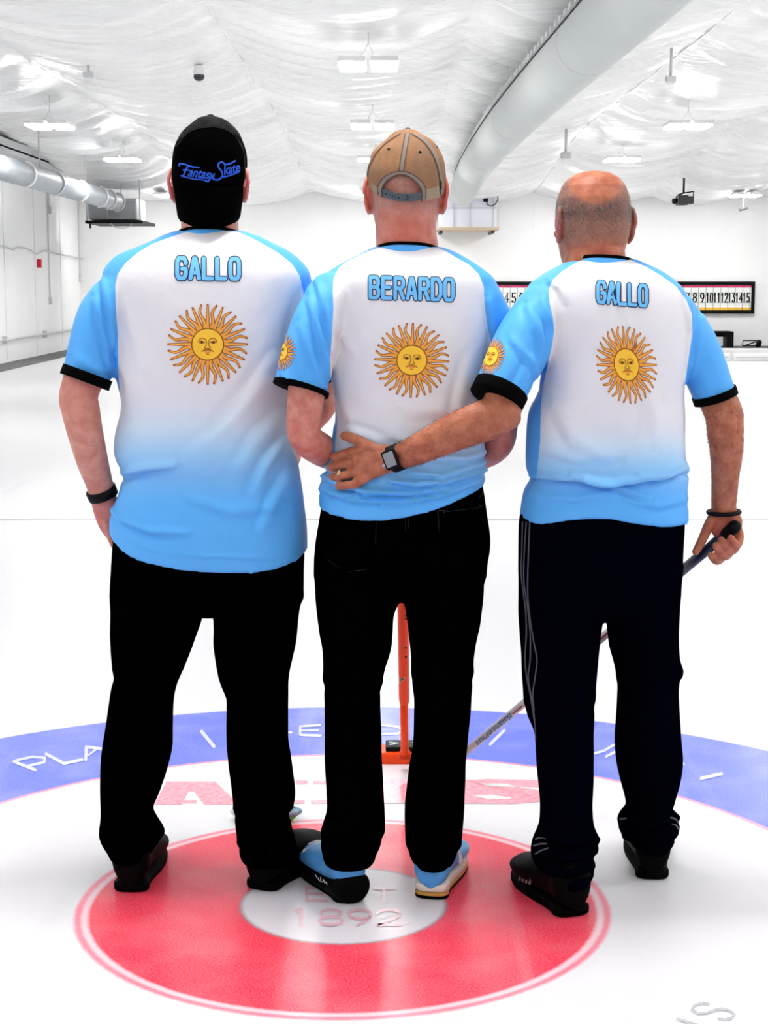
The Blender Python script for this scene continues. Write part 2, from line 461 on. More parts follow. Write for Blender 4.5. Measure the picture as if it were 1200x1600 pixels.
    ad = N.new('ShaderNodeMath'); ad.operation = 'ADD'; L.new(f.outputs['Result'], ad.inputs[0]); L.new(f3.outputs['Result'], ad.inputs[1])
    c = mix(ad.outputs[0], c, (0.84, 0.83, 0.85, 1))
    L.new(c, b.inputs['Base Color'])
    bp = N.new('ShaderNodeBump'); bp.inputs['Strength'].default_value = 0.12; bp.inputs['Distance'].default_value = 0.003
    L.new(n2.outputs['Fac'], bp.inputs['Height']); L.new(bp.outputs['Normal'], b.inputs['Normal'])
    return m
M_ICE = ice_material()
M_PAINT_W = mat('ice_white_paint', srgb(214, 219, 244), 0.24, 0.5, noise_amt=0.12, noise_scale=90)
M_PAINT_P = mat('ice_pink_paint', srgb(250, 140, 158), 0.24, 0.5, noise_scale=60, col2=srgb(246, 172, 186))
M_PAINT_F = mat('ice_faint_pink', srgb(236, 178, 190), 0.24, 0.5, noise_scale=80, col2=srgb(232, 196, 204))
M_PAINT_G = mat('ice_grey_paint', srgb(176, 174, 180), 0.24, 0.5, noise_scale=120, col2=srgb(206, 204, 208))
M_PAINT_I = mat('ice_clear_white', (0.80, 0.785, 0.80, 1), 0.24, 0.5)
M_WALL = mat('wall_paint', srgb(248, 248, 248), 0.7, 0.2, noise_amt=0.03, noise_scale=1.2)
M_CEIL = mat('ceiling_sheet', srgb(251, 252, 252), 0.24, 0.5, bump=0.5, bump_scale=2.2, bump_dist=0.03, stretch=(0.35, 6.0, 1))
M_CONC = mat('walkway_carpet', srgb(128, 128, 130), 0.9, 0.1, noise_amt=0.25, noise_scale=12)
M_GREY = mat('grey_paint', srgb(205, 207, 208), 0.6, 0.2)
M_JOINT = mat('pale_grey_joint', srgb(228, 229, 230), 0.7, 0.1)
M_BLACK = mat('black_plastic', (0.003, 0.003, 0.0032, 1), 0.5, 0.12)
M_DARK = mat('dark_grey', (0.05, 0.05, 0.055, 1), 0.5, 0.3)
M_STEEL = mat('galvanised_steel', srgb(172, 179, 185), 0.5, 0.4, metal=0.3, noise_amt=0.1, noise_scale=3)
M_DUCT = mat('fabric_duct', srgb(205, 210, 209), 0.75, 0.15, noise_amt=0.04, noise_scale=1)
M_WHITE = mat('white_plastic', srgb(240, 240, 241), 0.45, 0.3)
M_LAMP = mat('lamp_diffuser', (1, 1, 1, 1), 0.5, 0.2, emit=((1, 0.985, 0.97, 1), LAMP))
M_RED = mat('red_plastic', srgb(205, 40, 55), 0.5, 0.3)
M_WOOD = mat('pale_wood', srgb(205, 185, 160), 0.6, 0.2)
M_PANELW = mat('pale_blue_white_panel', srgb(232, 236, 248), 0.5, 0.3)

bm = bmesh.new()
vs = [bm.verts.new(p) for p in ((XL + 0.55, YN, 0), (XR, YN, 0), (XR, YB, 0), (XL + 0.55, YB, 0))]
bm.faces.new(vs)
floor = structure(add('floor', bm, M_ICE, smooth=False), 'white curling ice with blue and red house rings', 'floor')
bm = bmesh.new(); box(bm, Vector((XL + 0.275, (YB + YN) / 2, 0.0)), (0.55, YB - YN, 0.03))
structure(add('floor_walkway', bm, M_CONC, smooth=False), 'dark grey walkway strip along the left wall', 'walkway')
bm = bmesh.new(); box(bm, Vector((XL - 0.1, (YB + YN) / 2, 2.0)), (0.2, YB - YN, 4.0))
wl = structure(add('wall_left', bm, M_WALL, smooth=False))
bm = bmesh.new(); box(bm, Vector(((XL + XR) / 2, YB + 0.1, 2.0)), (XR - XL, 0.2, 4.0))
wb = structure(add('wall_back', bm, M_WALL, smooth=False))
bm = bmesh.new(); box(bm, Vector((XR + 0.1, (YB + 2) / 2 + 1, 2.0)), (0.2, YB - 4, 4.0))
structure(add('wall_right', bm, M_WALL, smooth=False))
# faint panel joints and conduits on the left and back walls
for k, y in enumerate((24.5, 28.2, 31.6, 35.2, 38.6)):
    pass
bm = bmesh.new()
for y in (24.6, 27.2, 29.8, 32.4, 35.0): box(bm, Vector((XL + 0.004, y, 1.9)), (0.008, 0.03, 3.7))
structure(add('trim_1', bm, M_JOINT, smooth=False), 'thin vertical panel joints on the left wall', 'trim')
bm = bmesh.new()
for x in (-3.2, -1.05, 1.1, 3.3, 5.5, 7.7): box(bm, Vector((x, YB - 0.004, 1.9)), (0.025, 0.008, 3.7))
structure(add('trim_2', bm, M_WALL, smooth=False), 'thin vertical panel joints on the back wall', 'trim')
# ceiling sheet: hung between lengthwise seams, gathered into cross folds, dipping towards the back wall
def ceil_z(x, y):
    s = ((x + 1.62) / 2.45) % 1.0
    sag = -0.10 * math.sin(math.pi * s) ** 0.8
    k = y + 1.25 * (2 * s - 1) ** 2
    n = noise.noise(Vector((x * 0.10 + math.floor((x + 1.62) / 2.45) * 3.7, k * 1.15, 0.3)))
    n2 = noise.noise(Vector((x * 0.22, k * 3.1, 4.3)))
    n3 = noise.noise(Vector((x * 0.30, k * 6.0, 8.1)))
    fold = 0.100 * (1 - abs(n) * 2.2) + 0.034 * (1 - abs(n2) * 2.2) + 0.011 * (1 - abs(n3) * 2.4)
    t = min(max((y - 27) / (YB - 27), 0), 1); t = t * t * (3 - 2 * t)
    amp = math.sin(math.pi * s) ** 0.5 * 0.8 + 0.2
    return 3.98 + sag - fold * amp - t * (0.60 + 0.06 * math.sin(x * 1.3))
bm = bmesh.new()
nx, ny = 170, 900
grid = []
for j in range(ny + 1):
    y = 4.0 + (YB - 4.0) * j / ny
    grid.append([bm.verts.new((XL + (XR - XL) * i / nx, y, ceil_z(XL + (XR - XL) * i / nx, y))) for i in range(nx + 1)])
for j in range(ny):
    for i in range(nx): bm.faces.new((grid[j][i], grid[j][i + 1], grid[j + 1][i + 1], grid[j + 1][i]))
ceiling = structure(add('ceiling', bm, M_CEIL), 'white draped plastic sheet ceiling', 'ceiling')
bm = bmesh.new(); box(bm, Vector(((XL + XR) / 2, 0, 4.02)), (XR - XL, 8.0, 0.04))
structure(add('ceiling_front', bm, M_WALL, smooth=False))
bm = bmesh.new()
for i in range(-2, 6):
    xs = -1.62 + 2.45 * i
    if xs < XR: tube(bm, [(xs, 4.0 + k * 0.4, ceil_z(xs, 4.0 + k * 0.4) - 0.012) for k in range(91)], 0.010, 6)
structure(add('trim_3', bm, M_WHITE), 'thin straight seams running the length of the ceiling', 'trim')
# ledge under the ceiling along the left wall
bm = bmesh.new(); box(bm, Vector((XL + 0.25, (YB + 6) / 2, 3.62)), (0.5, YB - 6, 0.10)); box(bm, Vector((XL + 0.47, (YB + 6) / 2, 3.72)), (0.06, YB - 6, 0.16))
structure(add('trim_4', bm, M_GREY, smooth=False), 'grey beam under the ceiling along the left wall', 'trim')
# dark kerb and bumper at the foot of the back wall
bm = bmesh.new(); box(bm, Vector((6.5, 36.55, 0.015)), (9.0, 1.3, 0.03), mi=0); box(bm, Vector((6.5, 35.88, 0.015)), (9.0, 0.04, 0.03), mi=1)
structure(add('trim_5', bm, [M_DARK, M_WHITE], smooth=False), 'dark walkway strip along the foot of the back wall', 'walkway')
bm = bmesh.new()
for x in (3.3, 5.4, 7.4, 9.5):
    box(bm, Vector((x, 30.7, 0.075)), (1.95, 0.12, 0.14), bevel=0.02)
    box(bm, Vector((x, 30.635, 0.07)), (1.85, 0.012, 0.02), mi=1); box(bm, Vector((x, 30.63, 0.008)), (1.95, 0.012, 0.016), mi=1)
structure(add('trim_6', bm, [M_WHITE, M_GREY], smooth=False), 'low white foam bumpers at the far end of the ice', 'bumper')

# ---- markings frozen into the ice
def flat(x, y, off): return gnd(x, y, off)
pr = Print(flat)
for l, w in ([(22, 1190), (55, 1203)], 6), ([(25, 1188), (50, 1182.5), (70, 1184), (69, 1191), (43, 1197)], 5), ([(72, 1178), (100, 1193), (128, 1187)], 6), \
        ([(134, 1187), (135, 1167), (166, 1171)], 6), ([(138, 1180), (153, 1169)], 4), ([(315, 1143), (334, 1166)], 7), ([(449, 1144.5), (455, 1144.5)], 5), \
        ([(500, 1133), (469, 1135), (469, 1148.5), (501, 1149.5)], 4.5), ([(470, 1141.5), (497, 1141)], 3.5), ([(596, 1133), (622, 1135.5), (627, 1140)], 4), ([(598, 1147), (622, 1146), (628, 1142)], 4), \
        ([(788, 1141), (766, 1163)], 6), ([(926, 1178), (944, 1173), (959, 1164)], 5), ([(947, 1182), (963, 1174)], 5), ([(1065, 1193), (1068, 1193)], 5), ([(1096, 1216), (1127, 1209)], 7):
    pr.stroke(l, w * .8, 0.0012, 0)
pr.done('ring_lettering', [M_PAINT_W], floor)
pr = Print(flat)
for p in ([(260, 1221), (302, 1221), (284, 1257), (241, 1257)], [(292, 1221), (336, 1221), (374, 1257), (319, 1257)], [(284, 1250), (308, 1250), (308, 1255), (284, 1255)], [(290, 1221), (310, 1221), (304, 1236), (292, 1236)],
          [(462, 1219.5), (481, 1219.5), (481, 1225), (462, 1225)], [(489, 1219.5), (512, 1219.5), (512, 1225), (489, 1225)], [(455, 1250), (476, 1250), (476, 1255.5), (455, 1255.5)], [(486, 1250), (512, 1250), (512, 1255.5), (486, 1255.5)],
          [(592, 1218), (640, 1218), (640, 1255), (592, 1255)], [(715, 1220), (760, 1217), (846, 1219), (846, 1252), (800, 1256), (715, 1255)]):
    pr.poly(p, 0.0008, 0)
for p in ([(750, 1224), (790, 1224.5), (812, 1230), (765, 1228.5)], [(808, 1229.5), (850, 1231), (850, 1235), (815, 1231.5)], [(735, 1242), (770, 1242), (800, 1246.5), (792, 1249), (760, 1248)]):
    pr.poly(p, 0.0014, 1)
pr.done('house_lettering', [M_PAINT_P, M_PAINT_I], floor)
pr = Print(flat)
for l in ([(478.5, 1386), (479.5, 1408)], [(478, 1387), (510, 1388)], [(479, 1396.5), (504, 1396.5)], [(479, 1407), (512, 1407)], [(586, 1388), (616, 1388)], [(600, 1388), (600, 1408)], [(550, 1390), (528, 1388), (524, 1394), (548, 1400), (545, 1407), (523, 1406)]):
    pr.stroke(l, 4.0, 0.0012, 0)
pr.stroke([(464, 1423), (470, 1421), (470.5, 1446)], 6, 0.0012, 0)
write(pr, '892', 499, 1445, 36, 23.5, 9, 0, [(4.5, 0.0012, 0)])
pr.done('button_lettering', [M_PAINT_F], floor)
pr = Print(flat)
o = lambda l: [(1020 + x / 6.667, 1540 + y / 6.667) for x, y in l]
pr.stroke(o([(580, 190), (500, 182), (430, 210), (410, 250), (470, 290), (560, 286), (640, 255), (720, 240), (800, 258), (850, 300), (820, 340), (750, 354), (690, 346)]), 4.2, 0.0012, 0)
pr.stroke([(1059, 1592), (1085, 1600), (1150, 1622)], 4.5, 0.0012, 0)
pr.done('side_lettering', [M_PAINT_G], floor)

# ---- ceiling lights: two diffuser pans on a cross bar, hung by a V of wire
def copy_tree(src, loc):
    r = src.copy(); COL.objects.link(r); r.location = loc
    for ch in src.children:
        c = ch.copy(); COL.objects.link(c); c.parent = r
        for g2 in ch.children:
            d = g2.copy(); COL.objects.link(d); d.parent = c
    return r
def make_light(loc):
    e = empty('ceiling_light', loc); loc = Vector(loc)
    for s in (-1, 1):
        b2 = bmesh.new(); box(b2, loc + Vector((s * 0.155, 0, 0.03)), (0.27, 0.62, 0.05), bevel=0.012); h = add('housing', b2, M_WHITE, e, smooth=False)
        b2 = bmesh.new(); box(b2, loc + Vector((s * 0.155, 0, -0.008)), (0.245, 0.58, 0.03), bevel=0.008); add('diffuser', b2, M_LAMP, h, smooth=False)
    b2 = bmesh.new(); tube(b2, [loc + Vector((-0.08, 0, 0.05)), loc + Vector((0, 0, 0.22)), loc + Vector((0.08, 0, 0.05))], 0.004, 6); tube(b2, [loc + Vector((0, 0, 0.21)), loc + Vector((0, 0, 0.42))], 0.004, 6)
    add('hanger', b2, M_GREY, e)
    return e
rows = (-4.45, -0.15, 4.05, 7.5); ys = (-2.4, 3.9, 10.2, 16.4, 22.6, 28.8, 35.0)
where_x = ('over the left sheet', 'over the middle sheet', 'right of the big duct', 'at the far right')
proto = None
vis = {}
for i, x in enumerate(rows):
    for j, y in enumerate(ys):
        z = 3.50 if y < 30 else 3.22
        if proto is None: o_ = proto = make_light((x, y, z))
        else: o_ = copy_tree(proto, (x, y, z))
        u, v = proj((x, y, z)); lab = {0: 'over the left sheet', 1: 'over the middle sheet', 2: 'right of the big duct', 3: 'at the far right'}[i]
        order = {16.4: 'nearest', 22.6: 'second nearest', 28.8: 'third nearest', 35.0: 'farthest'}.get(y)
        if order is None or not (0 < u < 1200 and 0 < v < 1600): lab2 = 'white twin pan ceiling light outside the picture frame'
        else: lab2 = 'lit twin pan ceiling light %s, %s of its row' % (lab, order)
        tag(o_, lab2, 'ceiling light', 'twin pan ceiling lights')
# ---- hanging sensor boxes, dome camera
def sensor(px, py, Y, label):
    p = pt(px, py, Y); e = empty('hanging_sensor', p, label, 'sensor', 'sensor boxes hung from the ceiling')
    top = ceil_z(p.x, p.y)
    s = Y / 22.0
    b2 = bmesh.new(); box(b2, p, (0.13 * s, 0.10 * s, 0.075 * s), bevel=0.008); add('housing', b2, M_GREY, e, smooth=False)
    b2 = bmesh.new(); box(b2, p - Vector((0, 0, 0.05 * s)), (0.09 * s, 0.07 * s, 0.03 * s)); add('lens', b2, M_WHITE, e, smooth=False)
    b2 = bmesh.new(); tube(b2, [p + Vector((0, 0, 0.03)), (p.x, p.y, top)], 0.018 * s, 8); add('stem', b2, M_GREY, e)
sensor(138, 117, 18.5, 'small grey sensor box hanging over the left sheet')
sensor(1048, 124, 18.0, 'small grey sensor box hanging right of the big duct, nearer one')
sensor(884, 243, 27.0, 'small grey sensor box hanging above the bald man')
p = min((pt(311, 117, 15 + .1 * k) for k in range(90)), key=lambda q: abs(q.z + .10 - ceil_z(q.x, q.y))); e = empty('security_camera', p, 'white dome security camera on the ceiling above the black cap', 'camera')
b2 = bmesh.new(); limb(b2, [Vector((p.x, p.y, ceil_z(p.x, p.y))), p], [0.05, 0.07], round0=False, round1=False); add('mount', b2, M_WHITE, e)
b2 = bmesh.new(); ellipsoid(b2, p + Vector((0, 0, -0.02)), (0.062, 0.062, 0.05)); add('dome', b2, M_DARK, e)

# ---- big fabric duct
cl = [pt(1375, -330, 7.0), pt(986, 0, 12.5), pt(835, 150, 18.6), pt(778, 213, 23.5), pt(741, 262, 30.0), pt(722, 300, 35.3)]
cl[0] = cl[1] + (cl[1] - cl[2]).normalized() * 8.5
e = empty('fabric_duct', cl[-1], 'big pale grey fabric air duct hanging across the ceiling', 'duct')
b2 = bmesh.new(); limb(b2, cl, [0.285] * 6, seg=10, N=36, round0=False, round1=True); add('sleeve', b2, M_DUCT, e)
b2 = bmesh.new()
cc = [Vector(q[:3]) for q in catmull([tuple(q) for q in cl], 40)]
for k in range(4, len(cc) - 1):
    t = (cc[k] - cc[k - 1]).normalized(); u = t.cross(Vector((0, 0, 1))).normalized(); w = u.cross(t)
    a = cc[k] - u * 0.20 + w * 0.212
    if k % 2:
        b5 = bmesh.new(); box(b5, a, (0.08, 0.15, 0.05)); add('track_clip', b5, M_JOINT, e, smooth=False)
    if k % 8 == 0:
        b5 = bmesh.new(); tube(b5, [a, (a.x, a.y, ceil_z(a.x, max(a.y, 4)))], 0.004, 6); add('hanger', b5, M_WHITE, e)
b2.free()
for k in (52, 98, 138, 160):
    t = (cc[k] - cc[k - 1]).normalized()
    b2 = bmesh.new(); limb(b2, [cc[k] - t * 0.018, cc[k] + t * 0.018], [0.288, 0.288], seg=1, N=36, round0=False, round1=False, smoothpath=False); add('seam_band', b2, M_GREY, e)
b2 = bmesh.new()
for k in range(6, len(cc) - 2):
    for q in (0.25, 0.75):
        c0 = cc[k].lerp(cc[k + 1], q); t = (cc[k + 1] - cc[k]).normalized(); u = t.cross(Vector((0, 0, 1))).normalized(); w = u.cross(t)
        box(b2, c0 - u * 0.262 + w * 0.112, (0.022, 0.022, 0.022))
add('vent_holes', b2, M_DARK, e, smooth=False)['kind'] = 'stuff'
# ---- air unit on its shelf at the back wall
def bx(px0, py0, px1, py1, Y0, Y1):
    a = pt(px0, py0, Y0); b3 = pt(px1, py1, Y0)
    return Vector(((a.x + b3.x) / 2, (Y0 + Y1) / 2, (a.z + b3.z) / 2)), (abs(b3.x - a.x), Y1 - Y0, abs(a.z - b3.z))
c, s = bx(687, 290, 776, 356, 35.7, 36.9)
e = empty('air_handler', Vector((c.x, c.y, c.z - s[2] / 2)), 'white air unit on a wooden shelf at the end of the big duct', 'air unit')
b2 = bmesh.new(); box(b2, c, s, bevel=0.01); add('cabinet', b2, M_PANELW, e, smooth=False)
b2 = bmesh.new()
for px in (709, 735, 771): box(b2, Vector((pt(px, 325, 35.69).x, 35.69, c.z)), (0.015, 0.012, s[2]))
box(b2, Vector((c.x, 35.69, pt(700, 325, 35.69).z)), (s[0], 0.012, 0.015)); add('panel_joint', b2, M_GREY, e, smooth=False)
c2, s2 = bx(683, 355, 780, 359, 35.4, 37.1)
b2 = bmesh.new(); box(b2, c2, s2); add('shelf', b2, M_WOOD, e, smooth=False)
b2 = bmesh.new()
for px in (690, 771):
    q = pt(px, 362, 35.6); box(b2, Vector((q.x, 36.4, q.z)), (0.05, 1.4, 0.06))
add('bracket', b2, M_DARK, e, smooth=False)
c2, s2 = bx(756, 299, 763, 315, 35.55, 35.7)
b2 = bmesh.new(); box(b2, c2, s2, bevel=0.01); f_ = add('controller', b2, M_BLACK, e, smooth=False)
b2 = bmesh.new(); box(b2, Vector((c2.x + .02, 35.54, c2.z + 0.06)), (0.04, 0.02, 0.06)); add('display', b2, mat('blue_display', srgb(60, 60, 220), 0.4), f_, smooth=False)
b2 = bmesh.new(); tube(b2, [pt(x, y, 35.65) for x, y in ((760, 315), (762, 320), (768, 322), (774, 319), (778, 312), (778, 300))], 0.012, 6); add('cable', b2, M_DARK, e)
# ---- steel spiral duct along the left wall and the air unit it ends in
Xd = -5.3
e = empty('spiral_duct', (Xd, 35.0, 3.0), 'shiny steel spiral duct hanging along the left wall', 'duct')
zd = 3.01
b2 = bmesh.new()
rings = []
for k in range(0, 241):
    y = 6 + 27.5 * k / 240
    rings.append(ring_pts(Vector((Xd, y, zd)), Vector((1, 0, 0)), Vector((0, 0, 1)), 0.172 + (0.004 if k % 4 == 0 else 0), 0.172 + (0.004 if k % 4 == 0 else 0), N=28))
loft(b2, rings); add('pipe', b2, M_STEEL, e)
for y in (24.8, 27.0, 29.2, 31.2, 32.2, 33.2):
    b2 = bmesh.new(); wide = 0.26 if y in (24.8, 31.2) else 0.2
    for a in range(0, 12):
        an = math.radians(-80 + a * 13)
        box(b2, Vector((Xd + 0.187 * math.cos(an), y, zd + 0.187 * math.sin(an))), (0.03, 0.10 if y in (24.8, 31.2) else 0.06, 0.06), rot=Matrix.Rotation(-an, 3, 'Y'))
    add('strap', b2, M_WHITE, e, smooth=False)
b2 = bmesh.new()
for y in (14, 18, 22, 26, 30, 34): tube(b2, [(Xd, y, zd + 0.16), (Xd, y, 3.9 - (0.2 if y > 30 else 0))], 0.012, 6)
add('hanger', b2, M_GREY, e)
c, s = bx(137, 310, 214, 343, 33.6, 34.8)
e = empty('air_handler', Vector((c.x, c.y, c.z - s[2] / 2)), 'grey air unit on a black frame shelf in the left back corner', 'air unit')
b2 = bmesh.new(); box(b2, c, s, bevel=0.01); add('cabinet', b2, mat('grey_cabinet', srgb(176, 180, 184), 0.5, 0.3), e, smooth=False)
b2 = bmesh.new()
for px in (168, 212): box(b2, Vector((pt(px, 325, 33.59).x, 33.59, c.z)), (0.02, 0.02, s[2]))
for py in (313, 340): box(b2, Vector((c.x, 33.59, pt(170, py, 33.59).z)), (s[0], 0.02, 0.015))
add('panel_joint', b2, M_GREY, e, smooth=False)
c2, s2 = bx(133, 344.5, 223, 349, 33.3, 35.1)
b2 = bmesh.new(); box(b2, c2, s2); box(b2, Vector((pt(141, 352, 33.4).x, 33.4, pt(141, 352, 33.4).z)), (0.03, 0.05, 0.12)); add('shelf', b2, M_BLACK, e, smooth=False)
b2 = bmesh.new(); tube(b2, [pt(x, y, 33.4) for x, y in ((172, 349), (180, 355), (192, 357), (203, 354), (206, 349))], 0.01, 6); add('cable', b2, M_GREY, e)
b2 = bmesh.new(); rods = [pt(219, 348, 33.4), pt(136, 348, 33.4)]
for q in rods: tube(b2, [q, Vector((q.x, q.y, ceil_z(q.x, q.y) + .01))], 0.014, 6)
add('support_rod', b2, M_GREY, e)
# ---- fittings on the left wall
def on_left(px, py):
    d = ray(px, py); t = (XL) / d.x; return Vector((XL, d.y * t, H + d.z * t))
p = on_left(58.5, 411.5); b2 = bmesh.new(); box(b2, p + Vector((0.04, 0, 0)), (0.08, 0.13, 0.16), bevel=0.01)
e = tag(add('fire_alarm', b2, M_RED, base=p, smooth=False), 'small red fire alarm on the left wall', 'alarm')
for px, py, lab in ((77, 470, 'small grey outlet box low on the left wall'), (124, 435, 'small grey outlet box on the left wall near the corner'), (76, 328, 'small grey junction box high on the left wall under the steel duct')):
    p = on_left(px, py); b2 = bmesh.new(); box(b2, p + Vector((0.025, 0, 0)), (0.05, 0.14, 0.14), bevel=0.01)
    o_ = tag(add('outlet_box', b2, M_GREY, base=p, smooth=False), lab, 'outlet box')
    b2 = bmesh.new(); tube(b2, [p + Vector((0.02, 0, 0.05)), Vector((p.x + 0.02, p.y, 3.5))], 0.014, 6); add('conduit', b2, M_JOINT, o_)
b2 = bmesh.new()
q = [on_left(x, y) + Vector((0.075, 0, 0)) for x, y in ((-40, 378), (0, 385), (14, 390), (20, 386), (35, 388), (52, 397), (62, 392), (72, 393), (95, 399), (110, 402), (128, 405))]
tube(b2, q, 0.016, 6); tag(add('cable', b2, M_GREY, base=q[1]), 'long sagging grey cable strung along the left wall', 'cable')
b2 = bmesh.new()
pa, pb = on_left(-60, 544), on_left(140, 518)
za = 0.42
tube(b2, [(XL + 0.06, 22, za), (XL + 0.06, 37.1, za)], 0.02, 8)
for y in (26, 29.5, 33, 36.5): box(b2, Vector((XL + 0.04, y, za)), (0.08, 0.05, 0.14))
tag(add('wall_pipe', b2, M_GREY, base=(XL, 31, za), smooth=False), 'thin grey pipe on brackets low on the left wall', 'pipe')
# ---- scoreboards
M_SB = mat('scoreboard_white', srgb(243, 243, 240), 0.5, 0.2); M_PK = mat('scoreboard_pink', srgb(205, 60, 110), 0.5); M_YE = mat('scoreboard_yellow', srgb(240, 190, 70), 0.5); M_GR = mat('scoreboard_line', srgb(150, 170, 165), 0.5)
YS = YB - 0.04
def scoreboard(px0, px1, label):
    a = pt(px0, 440, YS); b3 = pt(px1, 490, YS); w = b3.x - a.x; h = a.z - b3.z; c = Vector(((a.x + b3.x) / 2, YS, (a.z + b3.z) / 2))
    e = empty('scoreboard', c - Vector((0, 0, h / 2)), label, 'scoreboard', 'scoreboards on the back wall')
    b2 = bmesh.new(); t = 0.075
    for dz in (-1, 1): box(b2, c + Vector((0, 0, dz * (h / 2 - t / 2))), (w, 0.08, t))
    for dx in (-1, 1): box(b2, c + Vector((dx * (w / 2 - t / 2), 0, 0)), (t, 0.08, h - 2 * t))
    add('frame', b2, M_BLACK, e, smooth=False)
    b2 = bmesh.new(); box(b2, c + Vector((0, 0.01, 0)), (w - 2 * t, 0.05, h - 2 * t)); add('panel', b2, M_SB, e, smooth=False)
    b2 = bmesh.new(); box(b2, c + Vector((0, -0.016, h / 2 - t - 0.03)), (w - 2 * t, 0.01, 0.05)); add('top_stripe', b2, M_PK, e, smooth=False)
    b2 = bmesh.new(); box(b2, c + Vector((0, -0.016, -h / 2 + t + 0.03)), (w - 2 * t, 0.01, 0.06)); add('bottom_stripe', b2, M_YE, e, smooth=False)
    b2 = bmesh.new(); n = 15; cw = (w - 2 * t) / (n + 0.3)
    for k in range(1, n + 1): box(b2, c + Vector((-w / 2 + t + cw * k + 0.02, -0.017, 0)), (0.012, 0.008, h - 2 * t))
    for dz in (-0.105, 0.105): box(b2, c + Vector((0, -0.017, dz)), (w - 2 * t, 0.008, 0.012))
    add('grid_line', b2, M_GR, e, smooth=False)
    prr = Print(lambda x, y, off: Vector((c.x + x, YS - 0.022 - off, c.z - y)))
    for k in range(1, n + 1):
        x = -w / 2 + t + cw * (k - 0.5) + 0.02; tx = str(k); gw = 0.075 if len(tx) == 1 else 0.05
        x0 = x - (len(tx) * gw + (len(tx) - 1) * 0.035) / 2
        for ch in tx:
            for line in GL[ch]: prr.stroke([(x0 + a_ * gw, 0.10 - b_ * 0.20) for a_, b_ in line], 0.03, 0.001, 0, step=0.5)
            x0 += gw + 0.035
    prr.done('numerals', [M_BLACK], e)
scoreboard(745, 929, 'black framed scoreboard between the middle and bald men')
scoreboard(993, 1178, 'black framed scoreboard right of the bald man')
# ---- bench, small rack, heater and lamp at the back
c, s = bx(1096, 518, 1146, 521, 36.2, 36.8); b_z = 0.03
e = empty('bench', Vector((c.x, c.y, b_z)), 'dark bench against the back wall behind the right arm', 'bench')
b2 = bmesh.new(); box(b2, c, s); add('top', b2, M_BLACK, e, smooth=False)
for px in (1108, 1138):
    q = pt(px, 530, 36.5); b2 = bmesh.new(); box(b2, Vector((q.x, 36.5, (c.z + b_z) / 2)), (0.15, 0.4, c.z - b_z)); add('leg', b2, M_BLACK, e, smooth=False)
b2 = bmesh.new(); q = pt(1120, 523, 36.4); box(b2, Vector((q.x, 36.4, q.z)), (0.6, 0.05, 0.09)); add('rail', b2, M_BLACK, e, smooth=False)
c0 = pt(1175, 541, 36.4)
e = empty('wire_rack', Vector((c0.x, 36.4, 0.03)), 'small black wire rack on the floor by the back wall, right of the bench', 'rack')
b2 = bmesh.new()
for l in ([(1160, 541), (1161, 533), (1183, 533), (1189, 541)], [(1164, 541), (1181, 535)], [(1160, 541), (1189, 541)]):
    for Y in (36.3, 36.6): tube(b2, [pt(x, y - 1, Y) for x, y in l], 0.014, 6)
add('frame', b2, M_BLACK, e)
b2 = bmesh.new(); limb(b2, [pt(1186, 535, 36.2), pt(1186, 535, 36.7)], [0.06, 0.06], seg=1); limb(b2, [pt(1184, 539, 36.2), pt(1184, 539, 36.7)], [0.05, 0.05], seg=1); add('roller', b2, M_BLACK, e)
c0 = pt(1068, 313, 33.0)
e = empty('projector', c0, 'black projector hanging under the ceiling at the right back', 'projector')
b2 = bmesh.new(); box(b2, c0 + Vector((-0.03, 0, 0)), (0.20, 0.35, 0.19), bevel=0.02); box(b2, c0 + Vector((0.11, 0, 0.0)), (0.14, 0.3, 0.15), bevel=0.02); add('body', b2, M_DARK, e, smooth=False)
b2 = bmesh.new(); limb(b2, [c0 + Vector((-0.12, -0.02, -0.01)), c0 + Vector((-0.21, -0.06, -0.02))], [0.05, 0.055], seg=1, round0=False, round1=False); add('lens', b2, M_BLACK, e)
b2 = bmesh.new(); tube(b2, [c0 + Vector((-0.12, 0, 0.1)), c0 + Vector((0, 0, 0.14)), c0 + Vector((0.19, 0, 0.17)), c0 + Vector((0.19, 0, -0.02))], 0.014, 6); tube(b2, [c0 + Vector((0, 0, 0.13)), Vector((c0.x, c0.y, ceil_z(c0.x, c0.y) - .03))], 0.02, 6); add('bracket', b2, M_BLACK, e)
c0 = pt(1161, 326, 35.5)
e = empty('spotlight', c0, 'small dark bar spotlight below the ceiling at the right back', 'spotlight')
b2 = bmesh.new(); limb(b2, [c0 + Vector((-0.08, 0, -0.02)), c0 + Vector((0.09, 0, 0.02))], [0.035, 0.028], seg=1, round0=False, round1=False); add('body', b2, M_DARK, e)
b2 = bmesh.new(); tube(b2, [c0, Vector((c0.x, c0.y, ceil_z(c0.x, c0.y)))], 0.012, 6); add('stem', b2, M_GREY, e)
